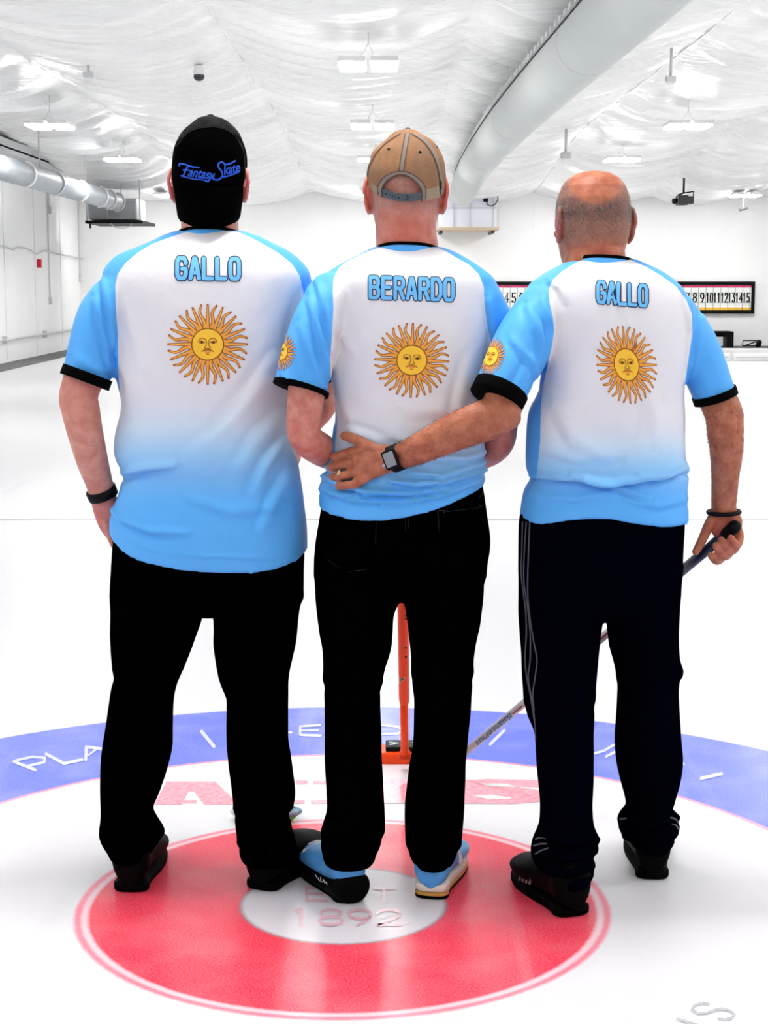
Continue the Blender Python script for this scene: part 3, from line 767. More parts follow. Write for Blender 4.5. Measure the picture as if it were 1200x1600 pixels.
# ================================================================== PEOPLE
HAIR_CLEAR = lambda co: np.zeros(len(co))
def lerp_rows(rows, step=7.0):
    R = np.array(rows, float); ys = np.arange(R[0, 0], R[-1, 0], step); ys = np.append(ys, R[-1, 0])
    # monotone-ish smooth interpolation
    D = catmull(rows, 12); D = np.array(D)
    out = []
    for y in ys: out.append([y] + [float(np.interp(y, D[:, 0], D[:, k])) for k in range(1, R.shape[1])])
    return out
def row_loft(bm, rows, Y0, hem=None, hem_from=None, n=2.15, N=64, step=7.0, yfun=None):
    """rows: (py, left px, right px, depth towards camera, depth away, y offset). hem(px)->py bends the last rows."""
    rows = lerp_rows(rows, step); yb = rows[-1][0]; rings = []
    for r in rows:
        py, xl, xr, bb, bf, yo = r[:6]
        Y = Y0 + yo
        a = pt(xl, py, Y); b2 = pt(xr, py, Y); c = (a + b2) / 2
        ring = ring_pts(c, Vector((1, 0, 0)), Vector((0, 1, 0)), (b2.x - a.x) / 2, bb, bf, n=n, N=N)
        if hem and py > hem_from:
            s = (py - hem_from) / (yb - hem_from); out = []
            for q in ring:
                px = 600 + F * q.x / (c.y * CT - (c.z - H) * ST)
                tgt = hem_from + (hem(px) - hem_from) * s
                out.append(Vector((q.x, q.y, pt(px, tgt, c.y).z)))
            ring = out
        rings.append(ring)
    loft(bm, rings)
def polyf(pts):
    xs = [p[0] for p in pts]; ys_ = [p[1] for p in pts]
    return lambda x: float(np.interp(x, xs, ys_))
def px2m(px, Y): return px * Y / F * 1.0
def arm_limb(bm, P, mirror=False, N=24, **kw):
    """P: (px, py, Y, half width px, depth radius m)"""
    limb(bm, [pt(a, b2, y) for a, b2, y, w, d in P], [(px2m(w, y), d) for a, b2, y, w, d in P], N=N, **kw)
def wrinkle(me, Y0, folds, back=True, seed=0, fine=0.0018):
    co = coords(me); no = normals(me); px, py = projn(co)
    facing = np.clip((-no[:, 1] + 0.25) / 0.5, 0, 1)
    d = np.zeros(len(co))
    for f in folds:
        line, w, amp = f
        best = np.full(len(co), 1e9); sg = np.zeros(len(co)); tt = np.zeros(len(co)); n = len(line) - 1
        for i in range(n):
            x0, y0 = line[i]; x1, y1 = line[i + 1]; dx, dy = x1 - x0, y1 - y0; L2 = dx * dx + dy * dy
            t = np.clip(((px - x0) * dx + (py - y0) * dy) / L2, 0, 1)
            q = np.hypot(px - x0 - t * dx, py - y0 - t * dy)
            upd = q < best; best = np.where(upd, q, best); sg = np.where(upd, np.sign((py - y0) * dx - (px - x0) * dy), sg); tt = np.where(upd, (i + t) / n, tt)
        prof = np.exp(-(best / w) ** 2) - 0.85 * np.exp(-((best * sg - 1.35 * w) / (.62 * w)) ** 2)
        d += 1.7 * amp * prof * np.sin(np.pi * (0.08 + 0.84 * tt)) ** 0.6
    d *= facing
    nz = np.array([noise.noise(Vector((c[0] * 9 + seed, c[1] * 7, c[2] * 5))) + 0.5 * noise.noise(Vector((c[0] * 22 + c[2] * 9, c[1] * 15 + seed, c[2] * 14))) for c in co])
    d += fine * nz
    setco(me, co + no * d[:, None])
def shirt_fields(me, Y0, panel_px, fade_px):
    co = coords(me); no = normals(me)
    Yb = Y0 - 0.10
    poly = [(pt(x, y, Yb).x, pt(x, y, Yb).z) for x, y in panel_px]
    # the printed panel is a planar projection from the back, spread slightly with the surface so that it follows the sides
    k = (co[:, 1] / Yb)
    X = co[:, 0] / k; Z = H + (co[:, 2] - H) / k
    attr(me, 'panel', seg_sd(X, Z, poly))
    _, py = projn(co)
    fx = np.clip((py - fade_px[0]) / (fade_px[1] - fade_px[0]), 0, 1)
    attr(me, 'fade', fx * fx * (3 - 2 * fx))
M_SHIRT = shirt_material('jersey_white_panel_light_blue')
M_TRIM = mat('jersey_black_trim', (0.0012, 0.0012, 0.0014, 1), 0.8, 0.03)
M_COLLAR = mat('jersey_blue_collar', BLUE, 0.55, 0.25)
M_BLK = mat('black_trouser_cloth', (0.0004, 0.0004, 0.0004, 1), 1.0, 0.0)
M_JEAN = mat('black_denim', (0.0005, 0.0005, 0.0005, 1), 1.0, 0.0)
M_NAVY = mat('navy_track_cloth', (0.0006, 0.0009, 0.0030, 1), 1.0, 0.0)
M_STITCH = mat('grey_stitching', srgb(50, 51, 54), 0.8, 0.1)
M_STRIPE = mat('grey_side_stripe', srgb(92, 92, 104), 0.7, 0.1)
M_SHOE = mat('black_shoe', (0.0012, 0.0012, 0.0013, 1), 0.6, 0.035)
M_SHOEG = mat('grey_shoe_panel', srgb(120, 120, 124), 0.6, 0.2)
M_SOLE = mat('black_rubber_sole', (0.0012, 0.0012, 0.0012, 1), 0.7, 0.03)
M_SB1 = mat('sky_blue_leather', srgb(74, 150, 214), 0.45, 0.3, noise_scale=35, col2=srgb(84, 160, 222))
M_SW = mat('white_leather', srgb(226, 224, 222), 0.5, 0.3)
M_CREAM = mat('cream_midsole', srgb(232, 218, 205), 0.6, 0.2)
M_GUM = mat('gum_outsole', srgb(196, 140, 66), 0.6, 0.2)
M_NAME = [mat('name_navy_outline', srgb(30, 48, 82), 0.6, 0.2), mat('name_sky_fill', srgb(112, 186, 238), 0.6, 0.2)]
M_SUN = [mat('sun_ray_outline', srgb(178, 98, 44), 0.6, 0.2), mat('sun_ray_gold', srgb(240, 168, 72), 0.6, 0.2), mat('sun_brown_line', srgb(150, 92, 24), 0.6, 0.2), mat('sun_yellow', srgb(252, 198, 62), 0.6, 0.2), mat('sun_eye', srgb(92, 44, 16), 0.6, 0.2), mat('sun_lip', srgb(240, 140, 60), 0.6, 0.2)]

def head(bm, c, s=1.0, yaw=0.0, w=1.0, neck_to=None, neck_r=(0.068, 0.065), pitch=0.0, ear=(1.0, 28)):
    """Head facing +Y, centre between the ears."""
    R = Matrix.Rotation(yaw, 3, 'Z') @ Matrix.Rotation(pitch, 3, 'X')
    T = lambda x, y, z: c + R @ (Vector((x * w, y, z)) * s)
    prof = [(.122, .012, -.02, .015), (.117, .036, -.05, .042), (.106, .054, -.072, .062), (.088, .067, -.088, .078), (.060, .076, -.100, .090), (.030, .079, -.104, .095), (0, .078, -.101, .093),
            (-.030, .075, -.092, .092), (-.055, .071, -.080, .090), (-.080, .065, -.058, .086), (-.100, .055, -.025, .080), (-.116, .042, .010, .076), (-.126, .022, .035, .068)]
    rings = []
    for z, a, yb, yf in prof:
        rings.append([T(p.x, p.y, z) for p in ring_pts(Vector((0, 0, 0)), Vector((1, 0, 0)), Vector((0, 1, 0)), a, -yb, yf, n=2.25, N=40)])
    loft(bm, rings[::-1])
    L = lambda P, r, **k: limb(bm, [T(*p) for p in P], [(q * s if not isinstance(q, tuple) else (q[0] * s, q[1] * s)) for q in r], N=14, seg=4, **k)
    L([(0, .090, .018), (0, .106, -.012), (0, .116, -.036)], [.008, .010, .014])            # nose
    for q in (-1, 1):
        ellipsoid(bm, T(q * .011, .105, -.040), (.009 * s, .010 * s, .008 * s), seg=10)
        L([(q * .012, .094, .030), (q * .032, .094, .034), (q * .054, .080, .028)], [.007, .008, .006])   # brow
        ellipsoid(bm, T(q * .031, .083, .008), (.0125 * s, .0125 * s, .0125 * s), seg=12)                # eyeball
        ellipsoid(bm, T(q * .052, .066, -.018), (.020 * s, .016 * s, .014 * s), seg=10)                  # cheekbone
        # ear: shell tilted out from the skull, rolled rim and lobe
        ea = math.radians(ear[1]); E = lambda x, y, z: T(q * (.078 + x * math.sin(ea) + 0), -.004 - x * math.cos(ea) + y, z)
        rim = []
        for k in range(13):
            an = math.radians(-100 + 250 * k / 12)
            dx = .013 + .020 * math.cos(an) * (1.0 if math.sin(an) > -.2 else .75); dz = .002 + .036 * ear[0] * math.sin(an)
            rim.append(E(dx * 1.05, .0, dz))
        limb(bm, rim, [.0050 * s] * 13, N=10, seg=2)
        ellipsoid(bm, E(.012, .0, .004), (.0055 * s, .020 * s, .030 * s * ear[0]), rot=R @ Matrix.Rotation(-q * ea, 3, 'Z'), seg=14)
        ellipsoid(bm, E(.011, .002, -.033 * ear[0]), (.006 * s, .010 * s, .010 * s), rot=R @ Matrix.Rotation(-q * ea, 3, 'Z'), seg=10)
    L([(-.022, .090, -.066), (0, .098, -.064), (.022, .090, -.066)], [.005, .007, .005])    # lips
    L([(-.020, .088, -.075), (0, .096, -.077), (.020, .088, -.075)], [.005, .007, .005])
    ellipsoid(bm, T(0, .078, -.112), (.020 * s, .014 * s, .014 * s), seg=10)
    if neck_to is not None:
        limb(bm, [T(0, -.022, 0.0), T(0, -.022, -.075), neck_to + Vector((0, 0, 0.0)), neck_to - Vector((0, -0.0, .08))], [(neck_r[0] * .98, neck_r[1]), neck_r, (neck_r[0] * 1.04, neck_r[1] * 1.05), (neck_r[0] * 1.25, neck_r[1] * 1.2)], N=28, seg=6, round0=False, round1=False)
    return T, R
def grip_hand(bm, wrist, grip, axis, side, s=1.0):
    """A hand closed round a rod through grip along axis; the palm comes from the wrist."""
    axis = axis.normalized(); d = (grip - wrist); d = (d - axis * d.dot(axis)); d.normalize()
    o = axis.cross(d).normalized() * side            # side the knuckles stand on
    palm_c = grip + o * 0.030
    limb(bm, [wrist, wrist.lerp(palm_c, .55) + o * 0.004, palm_c + d * 0.012], [(.026 * s, .019 * s), (.038 * s, .017 * s), (.040 * s, .015 * s)], ref=o, N=18, seg=5)
    for i, a in enumerate((-.033, -.011, .011, .033)):
        ln = (0.92, 1.0, .97, .8)[i]
        b0 = grip + axis * a + o * 0.027 + d * 0.006
        P = [b0, b0 + d * .022 * ln - o * .008, grip + axis * a * .95 + d * .024 - o * .016 * ln, grip + axis * a * .92 + d * .002 - o * .026 * ln, grip + axis * a * .9 - d * .014 - o * .018]
        limb(bm, P, [.0105 * s, .0100 * s, .0095 * s, .0088 * s, .0078 * s], N=12, seg=4)
    t0 = wrist.lerp(palm_c, .45) - axis * .022
    limb(bm, [t0, t0.lerp(grip, .5) - axis * .040 + o * .004, grip - axis * .047 - o * .012 - d * .006, grip - axis * .030 - o * .026 + d * .004], [.013 * s, .0125 * s, .0110 * s, .0085 * s], N=12, seg=4)
def legs_inside(bm, Y0, P):
    for hip, knee, ankle in P:
        limb(bm, [hip, hip.lerp(knee, .5), knee, knee.lerp(ankle, .35), ankle, ankle + Vector((0, 0, -.06))], [(.060, .065), (.056, .062), (.046, .05), (.044, .05), (.026, .028), (.020, .022)], N=18, seg=4)
        limb(bm, [ankle + Vector((0, -.02, -.045)), ankle + Vector((0, .03, -.055)), ankle + Vector((0, .07, -.062))], [(.018, .016), (.016, .012), (.014, .008)], N=14, seg=3)
def shoe(parent, heel, ang, name_mats, length=.295, width=.104, sole=(.020,), hgt=.085, sole_mats=None, upper_mat=None, scale=1.0, toe_w=1.0):
    """heel: ground point under the back of the heel; ang: heading, 0 = +Y, positive turns to +X."""
    f = Vector((math.sin(ang), math.cos(ang), 0)); r = Vector((math.cos(ang), -math.sin(ang), 0)); up = Vector((0, 0, 1))
    st = sum(sole)
    secs = [(0.00, .22, .86), (.006, .42, .93), (.018, .56, .98), (.04, .67, 1.02), (.08, .74, 1.04), (.12, .72, 1.04), (.19, .70, .98), (.27, .74, .92), (.36, .82, .86), (.48, .92, .80), (.60, 1.0, .70), (.74, 1.0, .58), (.86, .90, .50), (.94, .72, .42), (.985, .44, .30), (1.0, .2, .18)]
    bm = bmesh.new(); rings = []
    for k, (t, w, h) in enumerate(catmull(secs, 3)):
        hh = max(hgt * h * scale, .01); ww = width * w / 2 * scale * toe_w * 1.05
        c = heel + f * (t * length * scale * 1.0 - .002) + up * (st * .75)
        ring = []
        for i in range(28):
            a = 2 * math.pi * i / 28; cs, sn = math.cos(a), math.sin(a)
            x = math.copysign(abs(cs) ** .8, cs) * ww * (1 if sn < .3 else 1 - .30 * (sn - .3))
            z = (sn * .5 + .5); ring.append(c + r * x + up * (z ** .9 * hh))
        rings.append(ring)
    loft(bm, rings)
    me = remesh(bm, .004, 2)
    u = add('shoe', me, upper_mat, parent)
    z0 = 0.0
    for i, th in enumerate(sole):
        bm = bmesh.new(); rings = []
        out = []
        for t, w, h in catmull(secs, 3): out.append((t, width * w / 2 * .97 * scale * toe_w))
        L = [heel + f * (t * length * scale) + r * w for t, w in out] + [heel + f * (t * length * scale) - r * w for t, w in out[::-1]]
        e = .0015
        for zz, k in ((z0 + e * .2, .95), (z0 + th * .3, .995), (z0 + th * .8, 1.0), (z0 + th, .99)):
            cc = heel + f * length * scale * .5
            rings.append([cc + (q - cc) * k + up * zz for q in L])
        loft(bm, rings); add('sole' if i < len(sole) - 1 or len(sole) == 1 else 'midsole', bm, sole_mats[i], u); z0 += th
    return u
def band_limb(name, P, mats, parent, N=28, seg=3):
    bm = bmesh.new(); arm_limb(bm, P, N=N, seg=seg, round0=False, round1=False); return add(name, bm, mats, parent)
def collar(parent, cx, py, Y, wpx, hb, label=None, tilt=0.0, wob=1.0):
    """Blue neck band with a thin black edge; px centre, half width px, depth m. Higher at the back."""
    c = pt(cx, py, Y); a = px2m(wpx, Y)
    def ringz(k, z, sc): 
        out = []
        for q in ring_pts(Vector((0, 0, 0)), Vector((1, 0, 0)), Vector((0, 1, 0)), a * sc, hb * sc, hb * sc * 1.15, n=2.1, N=48):
            out.append(c + Vector((q.x, q.y, z - max(q.y, 0) * .55 - tilt * q.x - 0.010 * (abs(q.x) / a) ** 3 * wob)))
        return out
    bm = bmesh.new(); loft(bm, [ringz(0, -.034, 1.13), ringz(0, -.022, 1.085), ringz(0, -.010, 1.035), ringz(0, -.001, 1.0), ringz(0, -.001, .95), ringz(0, -.034, .95)], cap=False)
    add('collar', bm, M_COLLAR, parent)
    bm = bmesh.new(); loft(bm, [ringz(0, -.004, 1.016), ringz(0, .0035, .995), ringz(0, .0035, .945), ringz(0, -.006, .945)], cap=False)
    add('collar_trim', bm, M_TRIM, parent)

# ------------------------------------------------------------------ LEFT MAN
YL, YM, YR = 3.90, 3.83, 3.80
def build_shirt(parent, Y0, rows, hem_pts, hem_from, sleeves, folds, panel, fade, seed):
    bm = bmesh.new()
    row_loft(bm, rows, Y0, polyf(hem_pts), hem_from, n=2.2)
    for P in sleeves: arm_limb(bm, P, N=36, seg=8, round0=True, round1=False)
    me = remesh(bm, .0055, 5)
    wrinkle(me, Y0, folds, seed=seed)
    shirt_fields(me, Y0, panel, fade)
    bv = bvh_of(me)
    return add('shirt', me, M_SHIRT, parent), bv
def build_trousers(parent, Y0, pelvis, legs, mats, folds, name='trousers', seed=0):
    """legs: list of (rows of (py, xl, xr), Y at the bottom)."""
    bm = bmesh.new()
    row_loft(bm, pelvis, Y0, n=2.2)
    for rows, Yb, d0 in legs:
        p0, p1 = rows[0][0], rows[-1][0]; R = []
        for py, xl, xr in rows:
            py = py - 12 * max(0, (py - (p1 - 70)) / 70)
            t = min(1, (py - p0) / (p1 - 12 - p0)); yo = (Yb - Y0) * (t ** 1.1)
            d = np.interp(t, [0, .2, .45, .7, 1], [d0, d0 * .86, d0 * .68, d0 * .66, d0 * .72])
            R.append((py, xl, xr, d, d, yo))
        row_loft(bm, R, Y0, n=2.1, N=48, step=5)
    me = remesh(bm, .0055, 4)
    wrinkle(me, Y0, folds, seed=seed, fine=.0022)
    bv = bvh_of(me)
    return add(name, me, mats, parent), bv
def set_skin_attrs(me, ears=(), ear_r=.045, flush_pts=(), stubble=None):
    co = coords(me); fl = np.zeros(len(co))
    for e in ears:
        d = np.linalg.norm(co - np.array(e), axis=1); fl = np.maximum(fl, np.clip((ear_r - d) / .015, 0, 1) * .85)
    for p, r, a in flush_pts:
        d = np.linalg.norm(co - np.array(p), axis=1); fl = np.maximum(fl, np.clip(1.3 * (r - d) / r, 0, 1) * a)
    attr(me, 'flush', fl)
    attr(me, 'stubble', stubble(co) if stubble else np.zeros(len(co)))

SK_L = skin_material('skin_fair', srgb(218, 156, 138), srgb(198, 128, 110), srgb(214, 100, 100), srgb(90, 70, 60))
SK_M = skin_material('skin_ruddy', srgb(216, 148, 130), srgb(194, 112, 96), srgb(202, 92, 72), srgb(150, 120, 104))
SK_R = skin_material('skin_tanned', srgb(194, 122, 92), srgb(162, 90, 64), srgb(196, 84, 80), srgb(102, 96, 92))

def finish_person(me, base, mats, label):
    o_ = add('person', me, mats, base=base); tag(o_, label, 'person', None); return o_

# ---- body
bm = bmesh.new()
hcL = pt(328, 290, YL + .045)
TL, RL = head(bm, hcL, .98, w=1.0, neck_to=pt(328, 366, YL + .025), neck_r=(.066, .066))
row_loft(bm, [(378, 280, 375, .06, .06, .02), (400, 225, 425, .075, .075, .01), (430, 182, 462, .09, .09, 0), (520, 195, 452, .10, .10, 0), (650, 205, 435, .10, .11, 0), (800, 195, 462, .10, .11, 0), (900, 195, 455, .10, .10, 0)], YL, N=40)
arm_limb(bm, [(210, 458, 3.90, 31, .055), (152, 545, 3.88, 32, .050), (124, 612, 3.855, 30.5, .047), (126, 640, 3.85, 30, .046), (133, 675, 3.855, 28, .043), (144, 719, 3.875, 25, .037), (153, 748, 3.895, 22, .031), (160, 774, 3.91, 20, .027)], seg=5)
# left hand slid into the trouser pocket
arm_limb(bm, [(160, 772, 3.91, 19.5, .024), (166, 792, 3.92, 22, .020), (175, 815, 3.93, 23, .017), (183, 830, 3.94, 21, .015)], seg=4)
for i, (x, y, Y) in enumerate(((166, 822, 3.905), (175, 830, 3.925), (184, 835, 3.945), (193, 834, 3.965))):
    limb(bm, [pt(x, y, Y), pt(x + 8, y + 20, Y + .004), pt(x + 17, y + 38, Y + .006), pt(x + 24, y + 50 - 4 * abs(i - 1), Y + .006)], [.0105, .0098, .009, .0078], N=12, seg=3)
limb(bm, [pt(172, 792, 3.945), pt(184, 808, 3.975), pt(194, 824, 3.985)], [.012, .0115, .009], N=12, seg=3)
# right arm, reaching forward past the other man to a brush
arm_limb(bm, [(450, 456, 3.915, 29, .055), (483, 540, 3.97, 29, .05), (500, 612, 4.02, 27, .046), (503, 634, 4.03, 23, .042), (482, 660, 4.09, 21, .036), (458, 685, 4.16, 17, .028), (450, 694, 4.19, 16, .024)], seg=5)
brush_axis_L = (gnd(416, 1284, .05), pt(446, 690, 4.235))
grip_hand(bm, pt(450, 694, 4.19), pt(445.5, 704, 4.235), brush_axis_L[1] - brush_axis_L[0], -1)
legs_inside(bm, YL, [(pt(250, 900, YL), pt(222, 1120, YL - .01), pt(208, 1330, 3.86)), (pt(400, 900, YL), pt(408, 1120, YL), pt(415, 1330, 3.87))])
me = remesh(bm, .0032, 3)
set_skin_attrs(me, [TL(q * .092, -.012, 0) for q in (-1, 1)], .042, [(pt(160, 800, 3.91), .08, .35), (pt(140, 600, 3.86), .12, .3)], stubble=lambda co: np.zeros(len(co)))
P_L = finish_person(me, (gnd(290, 1380).x, YL, 0), SK_L, 'man in black cap and white and sky blue jersey, at the left, hand in pocket')
# ---- shirt
rowsL = [(361, 274, 380, .066, .07, .025), (366, 258, 398, .074, .078, .020), (378, 232, 424, .086, .085, .015), (400, 182, 462, .108, .10, .005), (430, 160, 486, .126, .12, 0), (470, 166, 478, .138, .135, 0), (520, 176, 466, .145, .145, 0), (590, 182, 457, .146, .155, 0), (635, 189, 450, .142, .165, 0), (682, 180, 453, .144, .172, 0), (715, 181, 464, .142, .173, 0), (737, 194, 468, .136, .17, 0), (748, 191, 470, .138, .17, 0), (770, 186, 474, .145, .17, 0), (800, 179, 477, .150, .168, 0), (830, 173, 480, .153, .165, 0), (880, 173, 481, .154, .162, 0)]
hemL = [(172, 832), (185, 843), (205, 856), (227, 865), (300, 876), (360, 880), (410, 881), (450, 876), (470, 869), (481, 860)]
slvL = [[(206, 450, 3.90, 43, .090), (162, 500, 3.89, 42, .088), (133, 594, 3.865, 37, .072)], [(452, 450, 3.915, 37, .082), (475, 510, 3.955, 36, .08), (492, 585, 4.0, 32, .065)]]
foldsL = [([(190, 739), (225, 730), (270, 727)], 7, .009), ([(176, 797), (195, 815), (235, 829), (290, 833)], 6, .007), ([(185, 560), (200, 590), (205, 640)], 9, .004), ([(445, 690), (420, 720), (395, 770)], 9, .005), ([(440, 650), (400, 690), (370, 740)], 12, .004), ([(430, 560), (395, 610), (350, 660)], 12, .0035),
          ([(420, 600), (365, 660), (300, 710)], 13, .003), ([(455, 740), (430, 780), (410, 830)], 10, .004), ([(195, 480), (220, 540), (225, 600)], 12, .0025), ([(162, 440), (172, 500), (182, 555)], 6, .006), ([(148, 470), (166, 530), (178, 580)], 7, .005), ([(225, 870), (330, 870), (450, 872)], 3, .0012), ([(190, 842), (240, 862), (330, 870), (420, 874), (475, 862)], 2.5, .0018), ([(470, 470), (458, 520), (450, 570)], 8, .003), ([(300, 780), (360, 800), (440, 790)], 9, .003), ([(120, 560), (150, 575), (178, 576)], 8, .003)]
panL = [(285, 364), (262, 372), (238, 381), (215, 395), (196, 411), (184, 428), (180, 446), (181, 480), (184, 520), (185, 587), (189, 631), (172, 660), (150, 720), (150, 920), (520, 920), (520, 720), (480, 640), (478, 560), (476, 500), (474, 455), (468, 430), (456, 412), (436, 396), (416, 384), (392, 371), (371, 362), (350, 360), (300, 360)]
S_L, bvSL = build_shirt(P_L, YL, rowsL, hemL, 770, slvL, foldsL, panL, (590, 800), 1.3)
collar(S_L, 326, 357, YL + .024, 47, .074)
band_limb('sleeve_trim', [(137.5, 582, 3.866, 40, .077), (132, 597, 3.863, 40, .077)], M_TRIM, S_L)
band_limb('sleeve_trim', [(490, 575, 3.993, 33, .066), (494, 590, 4.002, 33, .066)], M_TRIM, S_L)
pr = Print(on(bvSL)); write(pr, 'GALLO', 277, 435, 13.5, 31, 7.2, .01, [(9.5, .0012, 0), (6.2, .0020, 1)]); pr.done('name_print', M_NAME, S_L)
sun_print(on(bvSL), 324.5, 538, 24.5, 63).done('sun_emblem', M_SUN, S_L)
# ---- trousers
legs = [([(880, 174, 325), (930, 172, 322), (952, 173, 319), (975, 173, 313), (992, 173, 307), (1022, 175, 296), (1057, 178, 282), (1076, 175, 275), (1100, 171, 271), (1140, 164, 270), (1180, 158, 267), (1235, 157, 250), (1265, 158, 238), (1285, 157, 246), (1306, 155, 257), (1322, 161, 250), (1334, 169, 240), (1346, 173, 237)], 3.855, .132),
        ([(880, 322, 475), (925, 327, 474), (955, 333, 468), (985, 334, 465), (1010, 334, 462), (1057, 341, 451), (1087, 352, 450), (1100, 353, 450), (1155, 354, 451), (1180, 356, 455), (1225, 361, 461), (1250, 364, 461), (1268, 366, 452), (1300, 369, 457), (1320, 371, 462), (1340, 374, 466), (1352, 377, 462)], 3.87, .132)]
foldsT = [([(170, 1300), (205, 1310), (250, 1302)], 7, .008), ([(180, 1265), (215, 1275), (240, 1266)], 7, .006), ([(370, 1265), (410, 1275), (455, 1262)], 7, .006), ([(375, 1318), (415, 1322), (455, 1305)], 6, .006), ([(185, 1050), (220, 1060), (270, 1050)], 10, .004)]
T_L, bvTL = build_trousers(P_L, YL, [(790, 186, 468, .135, .15, 0), (840, 178, 474, .14, .15, 0), (880, 174, 475, .145, .14, 0), (915, 172, 474, .142, .135, 0), (942, 176, 470, .125, .12, 0), (956, 215, 420, .08, .08, 0)], legs, M_BLK, foldsT)
# ---- shoes, wristband, cap
ghL = gnd(203, 1396); u = shoe(P_L, ghL, math.radians(1), None, sole_mats=[M_SOLE], upper_mat=M_SHOE, length=.30, width=.118, hgt=.118)
ghR = gnd(404, 1393); u2 = shoe(P_L, ghR, math.radians(24), None, sole_mats=[M_SOLE], upper_mat=M_SHOE, length=.31, width=.120, hgt=.118)
bm = bmesh.new()
for k in range(2):
    q = ghR + Vector((math.sin(math.radians(24)), math.cos(math.radians(24)), 0)) * (.16 + .04 * k) + Vector((math.cos(math.radians(24)) * .03, -math.sin(math.radians(24)) * .03, .075))
    limb(bm, [q, q + Vector((.03, -.015, -.02))], [.004, .004], N=8, seg=1)
add('shoe_lace', bm, M_SHOEG, u2)
bm = bmesh.new(); arm_limb(bm, [(157, 764, 3.90, 24.5, .034), (162, 776, 3.907, 24, .032)], seg=2, round0=False, round1=False); add('wristband', bm, M_BLACK, P_L)
M_CAPB = mat('black_cap_cloth', (0.0006, 0.0006, 0.0006, 1), 0.9, 0.01)
M_CAPM = mat('black_cap_mesh', (0.0008, 0.0008, 0.0008, 1), 0.6, 0.04, noise_scale=40, col2=(0.014, 0.014, 0.015, 1), bump=.6, bump_scale=300)
capL = [(182, 320, 337, .025, .03, 0), (184.5, 311, 346, .045, .05, 0), (190, 304, 357, .062, .07, 0), (205, 286.5, 372, .088, .10, 0), (220, 277.5, 379, .102, .115, 0), (235, 272, 384, .110, .118, 0), (250, 270, 386, .114, .118, 0), (270, 269, 385.5, .116, .116, 0), (285, 270, 384, .114, .112, 0), (302, 273, 381, .110, .108, 0), (308, 275, 379, .109, .10, 0)]
bm = bmesh.new(); row_loft(bm, capL, YL + .045, n=2.15, N=56, step=3); me = remesh(bm, .004, 3); 
bvc = bvh_of(me); capo = add('cap', me, M_CAPB, P_L)
# brim of the backward cap, curving down over the nape
bm = bmesh.new(); g_ = []
for j in range(13):
    v = j / 12; py = 292 + (354 - 292) * v; row = []
    for i in range(31):
        u = -1 + 2 * i / 30
        half = np.interp(py, [290, 310, 325, 340, 347, 352, 354.5], [54.5, 52.5, 50, 48, 45, 39, 30])
        a = u * math.pi / 2 * .93
        row.append(pt(326.5 + half * math.sin(a) / math.sin(math.pi / 2 * .93), py - 3 * v * (u * u), YL + .045 - (.113 + .010 * v) * math.cos(a)))
    g_.append([bm.verts.new(q) for q in row])
for j in range(12):
    for i in range(30): bm.faces.new((g_[j][i], g_[j + 1][i], g_[j + 1][i + 1], g_[j][i + 1]))
bmesh.ops.recalc_face_normals(bm, faces=bm.faces)
br = add('brim', bm, M_CAPB, capo); md = br.modifiers.new('thick', 'SOLIDIFY'); md.thickness = .004; md.offset = 0
bm = bmesh.new(); ellipsoid(bm, pt(329, 182.5, YL + .045), (.010, .010, .006), seg=14); add('button', bm, M_CAPM, capo)
def capstroke(bv, name, lines, w, m, parent, off=.001):
    p_ = Print(on(bv))
    for l in lines: p_.stroke([tuple(q) for q in catmull(l, 8)] if len(l) > 2 else l, w, off, 0, joints=False)
    return p_.done(name, [m], parent)
capo.data.materials.append(M_CAPM)
for p_ in capo.data.polygons:
    x_, y_ = proj(p_.center + woff(capo))
    if y_ < 198 + 17 * ((x_ - 329) / 46) ** 2: p_.material_index = 1
capstroke(bvc, 'seam', [[(277, 228), (290, 212), (308, 202), (330, 199), (350, 202), (368, 214), (380, 236)], [(376, 224), (381, 245), (382, 280)]], 1.6, M_CAPM, capo, .0016)
# embroidered script
M_EMB = mat('blue_embroidery', srgb(44, 92, 210), 0.6, 0.2)
def text_print(bv, txt, x0, y0, size, sx, shear, rot, mat_, name, parent, off=.0018, bold=0.0, flip=False, place=None):
    cu = bpy.data.curves.new('t', 'FONT'); cu.body = txt; cu.size = 1; cu.shear = shear; cu.offset = bold; cu.resolution_u = 4
    to = bpy.data.objects.new('t', cu); COL.objects.link(to); dg = bpy.context.evaluated_depsgraph_get()
    m_ = bpy.data.meshes.new_from_object(to.evaluated_get(dg)); bpy.data.objects.remove(to)
    b3 = bmesh.new(); b3.from_mesh(m_); bmesh.ops.triangulate(b3, faces=b3.faces)
    for _ in range(2):
        es = [e_ for e_ in b3.edges if e_.calc_length() > .12]
        if es: bmesh.ops.subdivide_edges(b3, edges=es, cuts=1); bmesh.ops.triangulate(b3, faces=b3.faces)
    pl = place or on(bv); bad = []
    for v in b3.verts:
        x, y = v.co.x * size * sx, -v.co.y * size
        X = x0 + x * math.cos(rot) - y * math.sin(rot); Y = y0 + x * math.sin(rot) + y * math.cos(rot)
        q = pl(X, Y, off)
        if q is None: bad.append(v)
        else: v.co = q
    if bad: bmesh.ops.delete(b3, geom=bad, context='VERTS')
    return add(name, b3, mat_, parent, smooth=False)
text_print(bvc, 'antasy', 293.5, 275, 21, .74, .34, math.radians(8), M_EMB, 'embroidery', capo, bold=.02)
text_print(bvc, 'kate', 349, 273.5, 21, .72, .34, math.radians(-13), M_EMB, 'embroidery', capo, bold=.02)
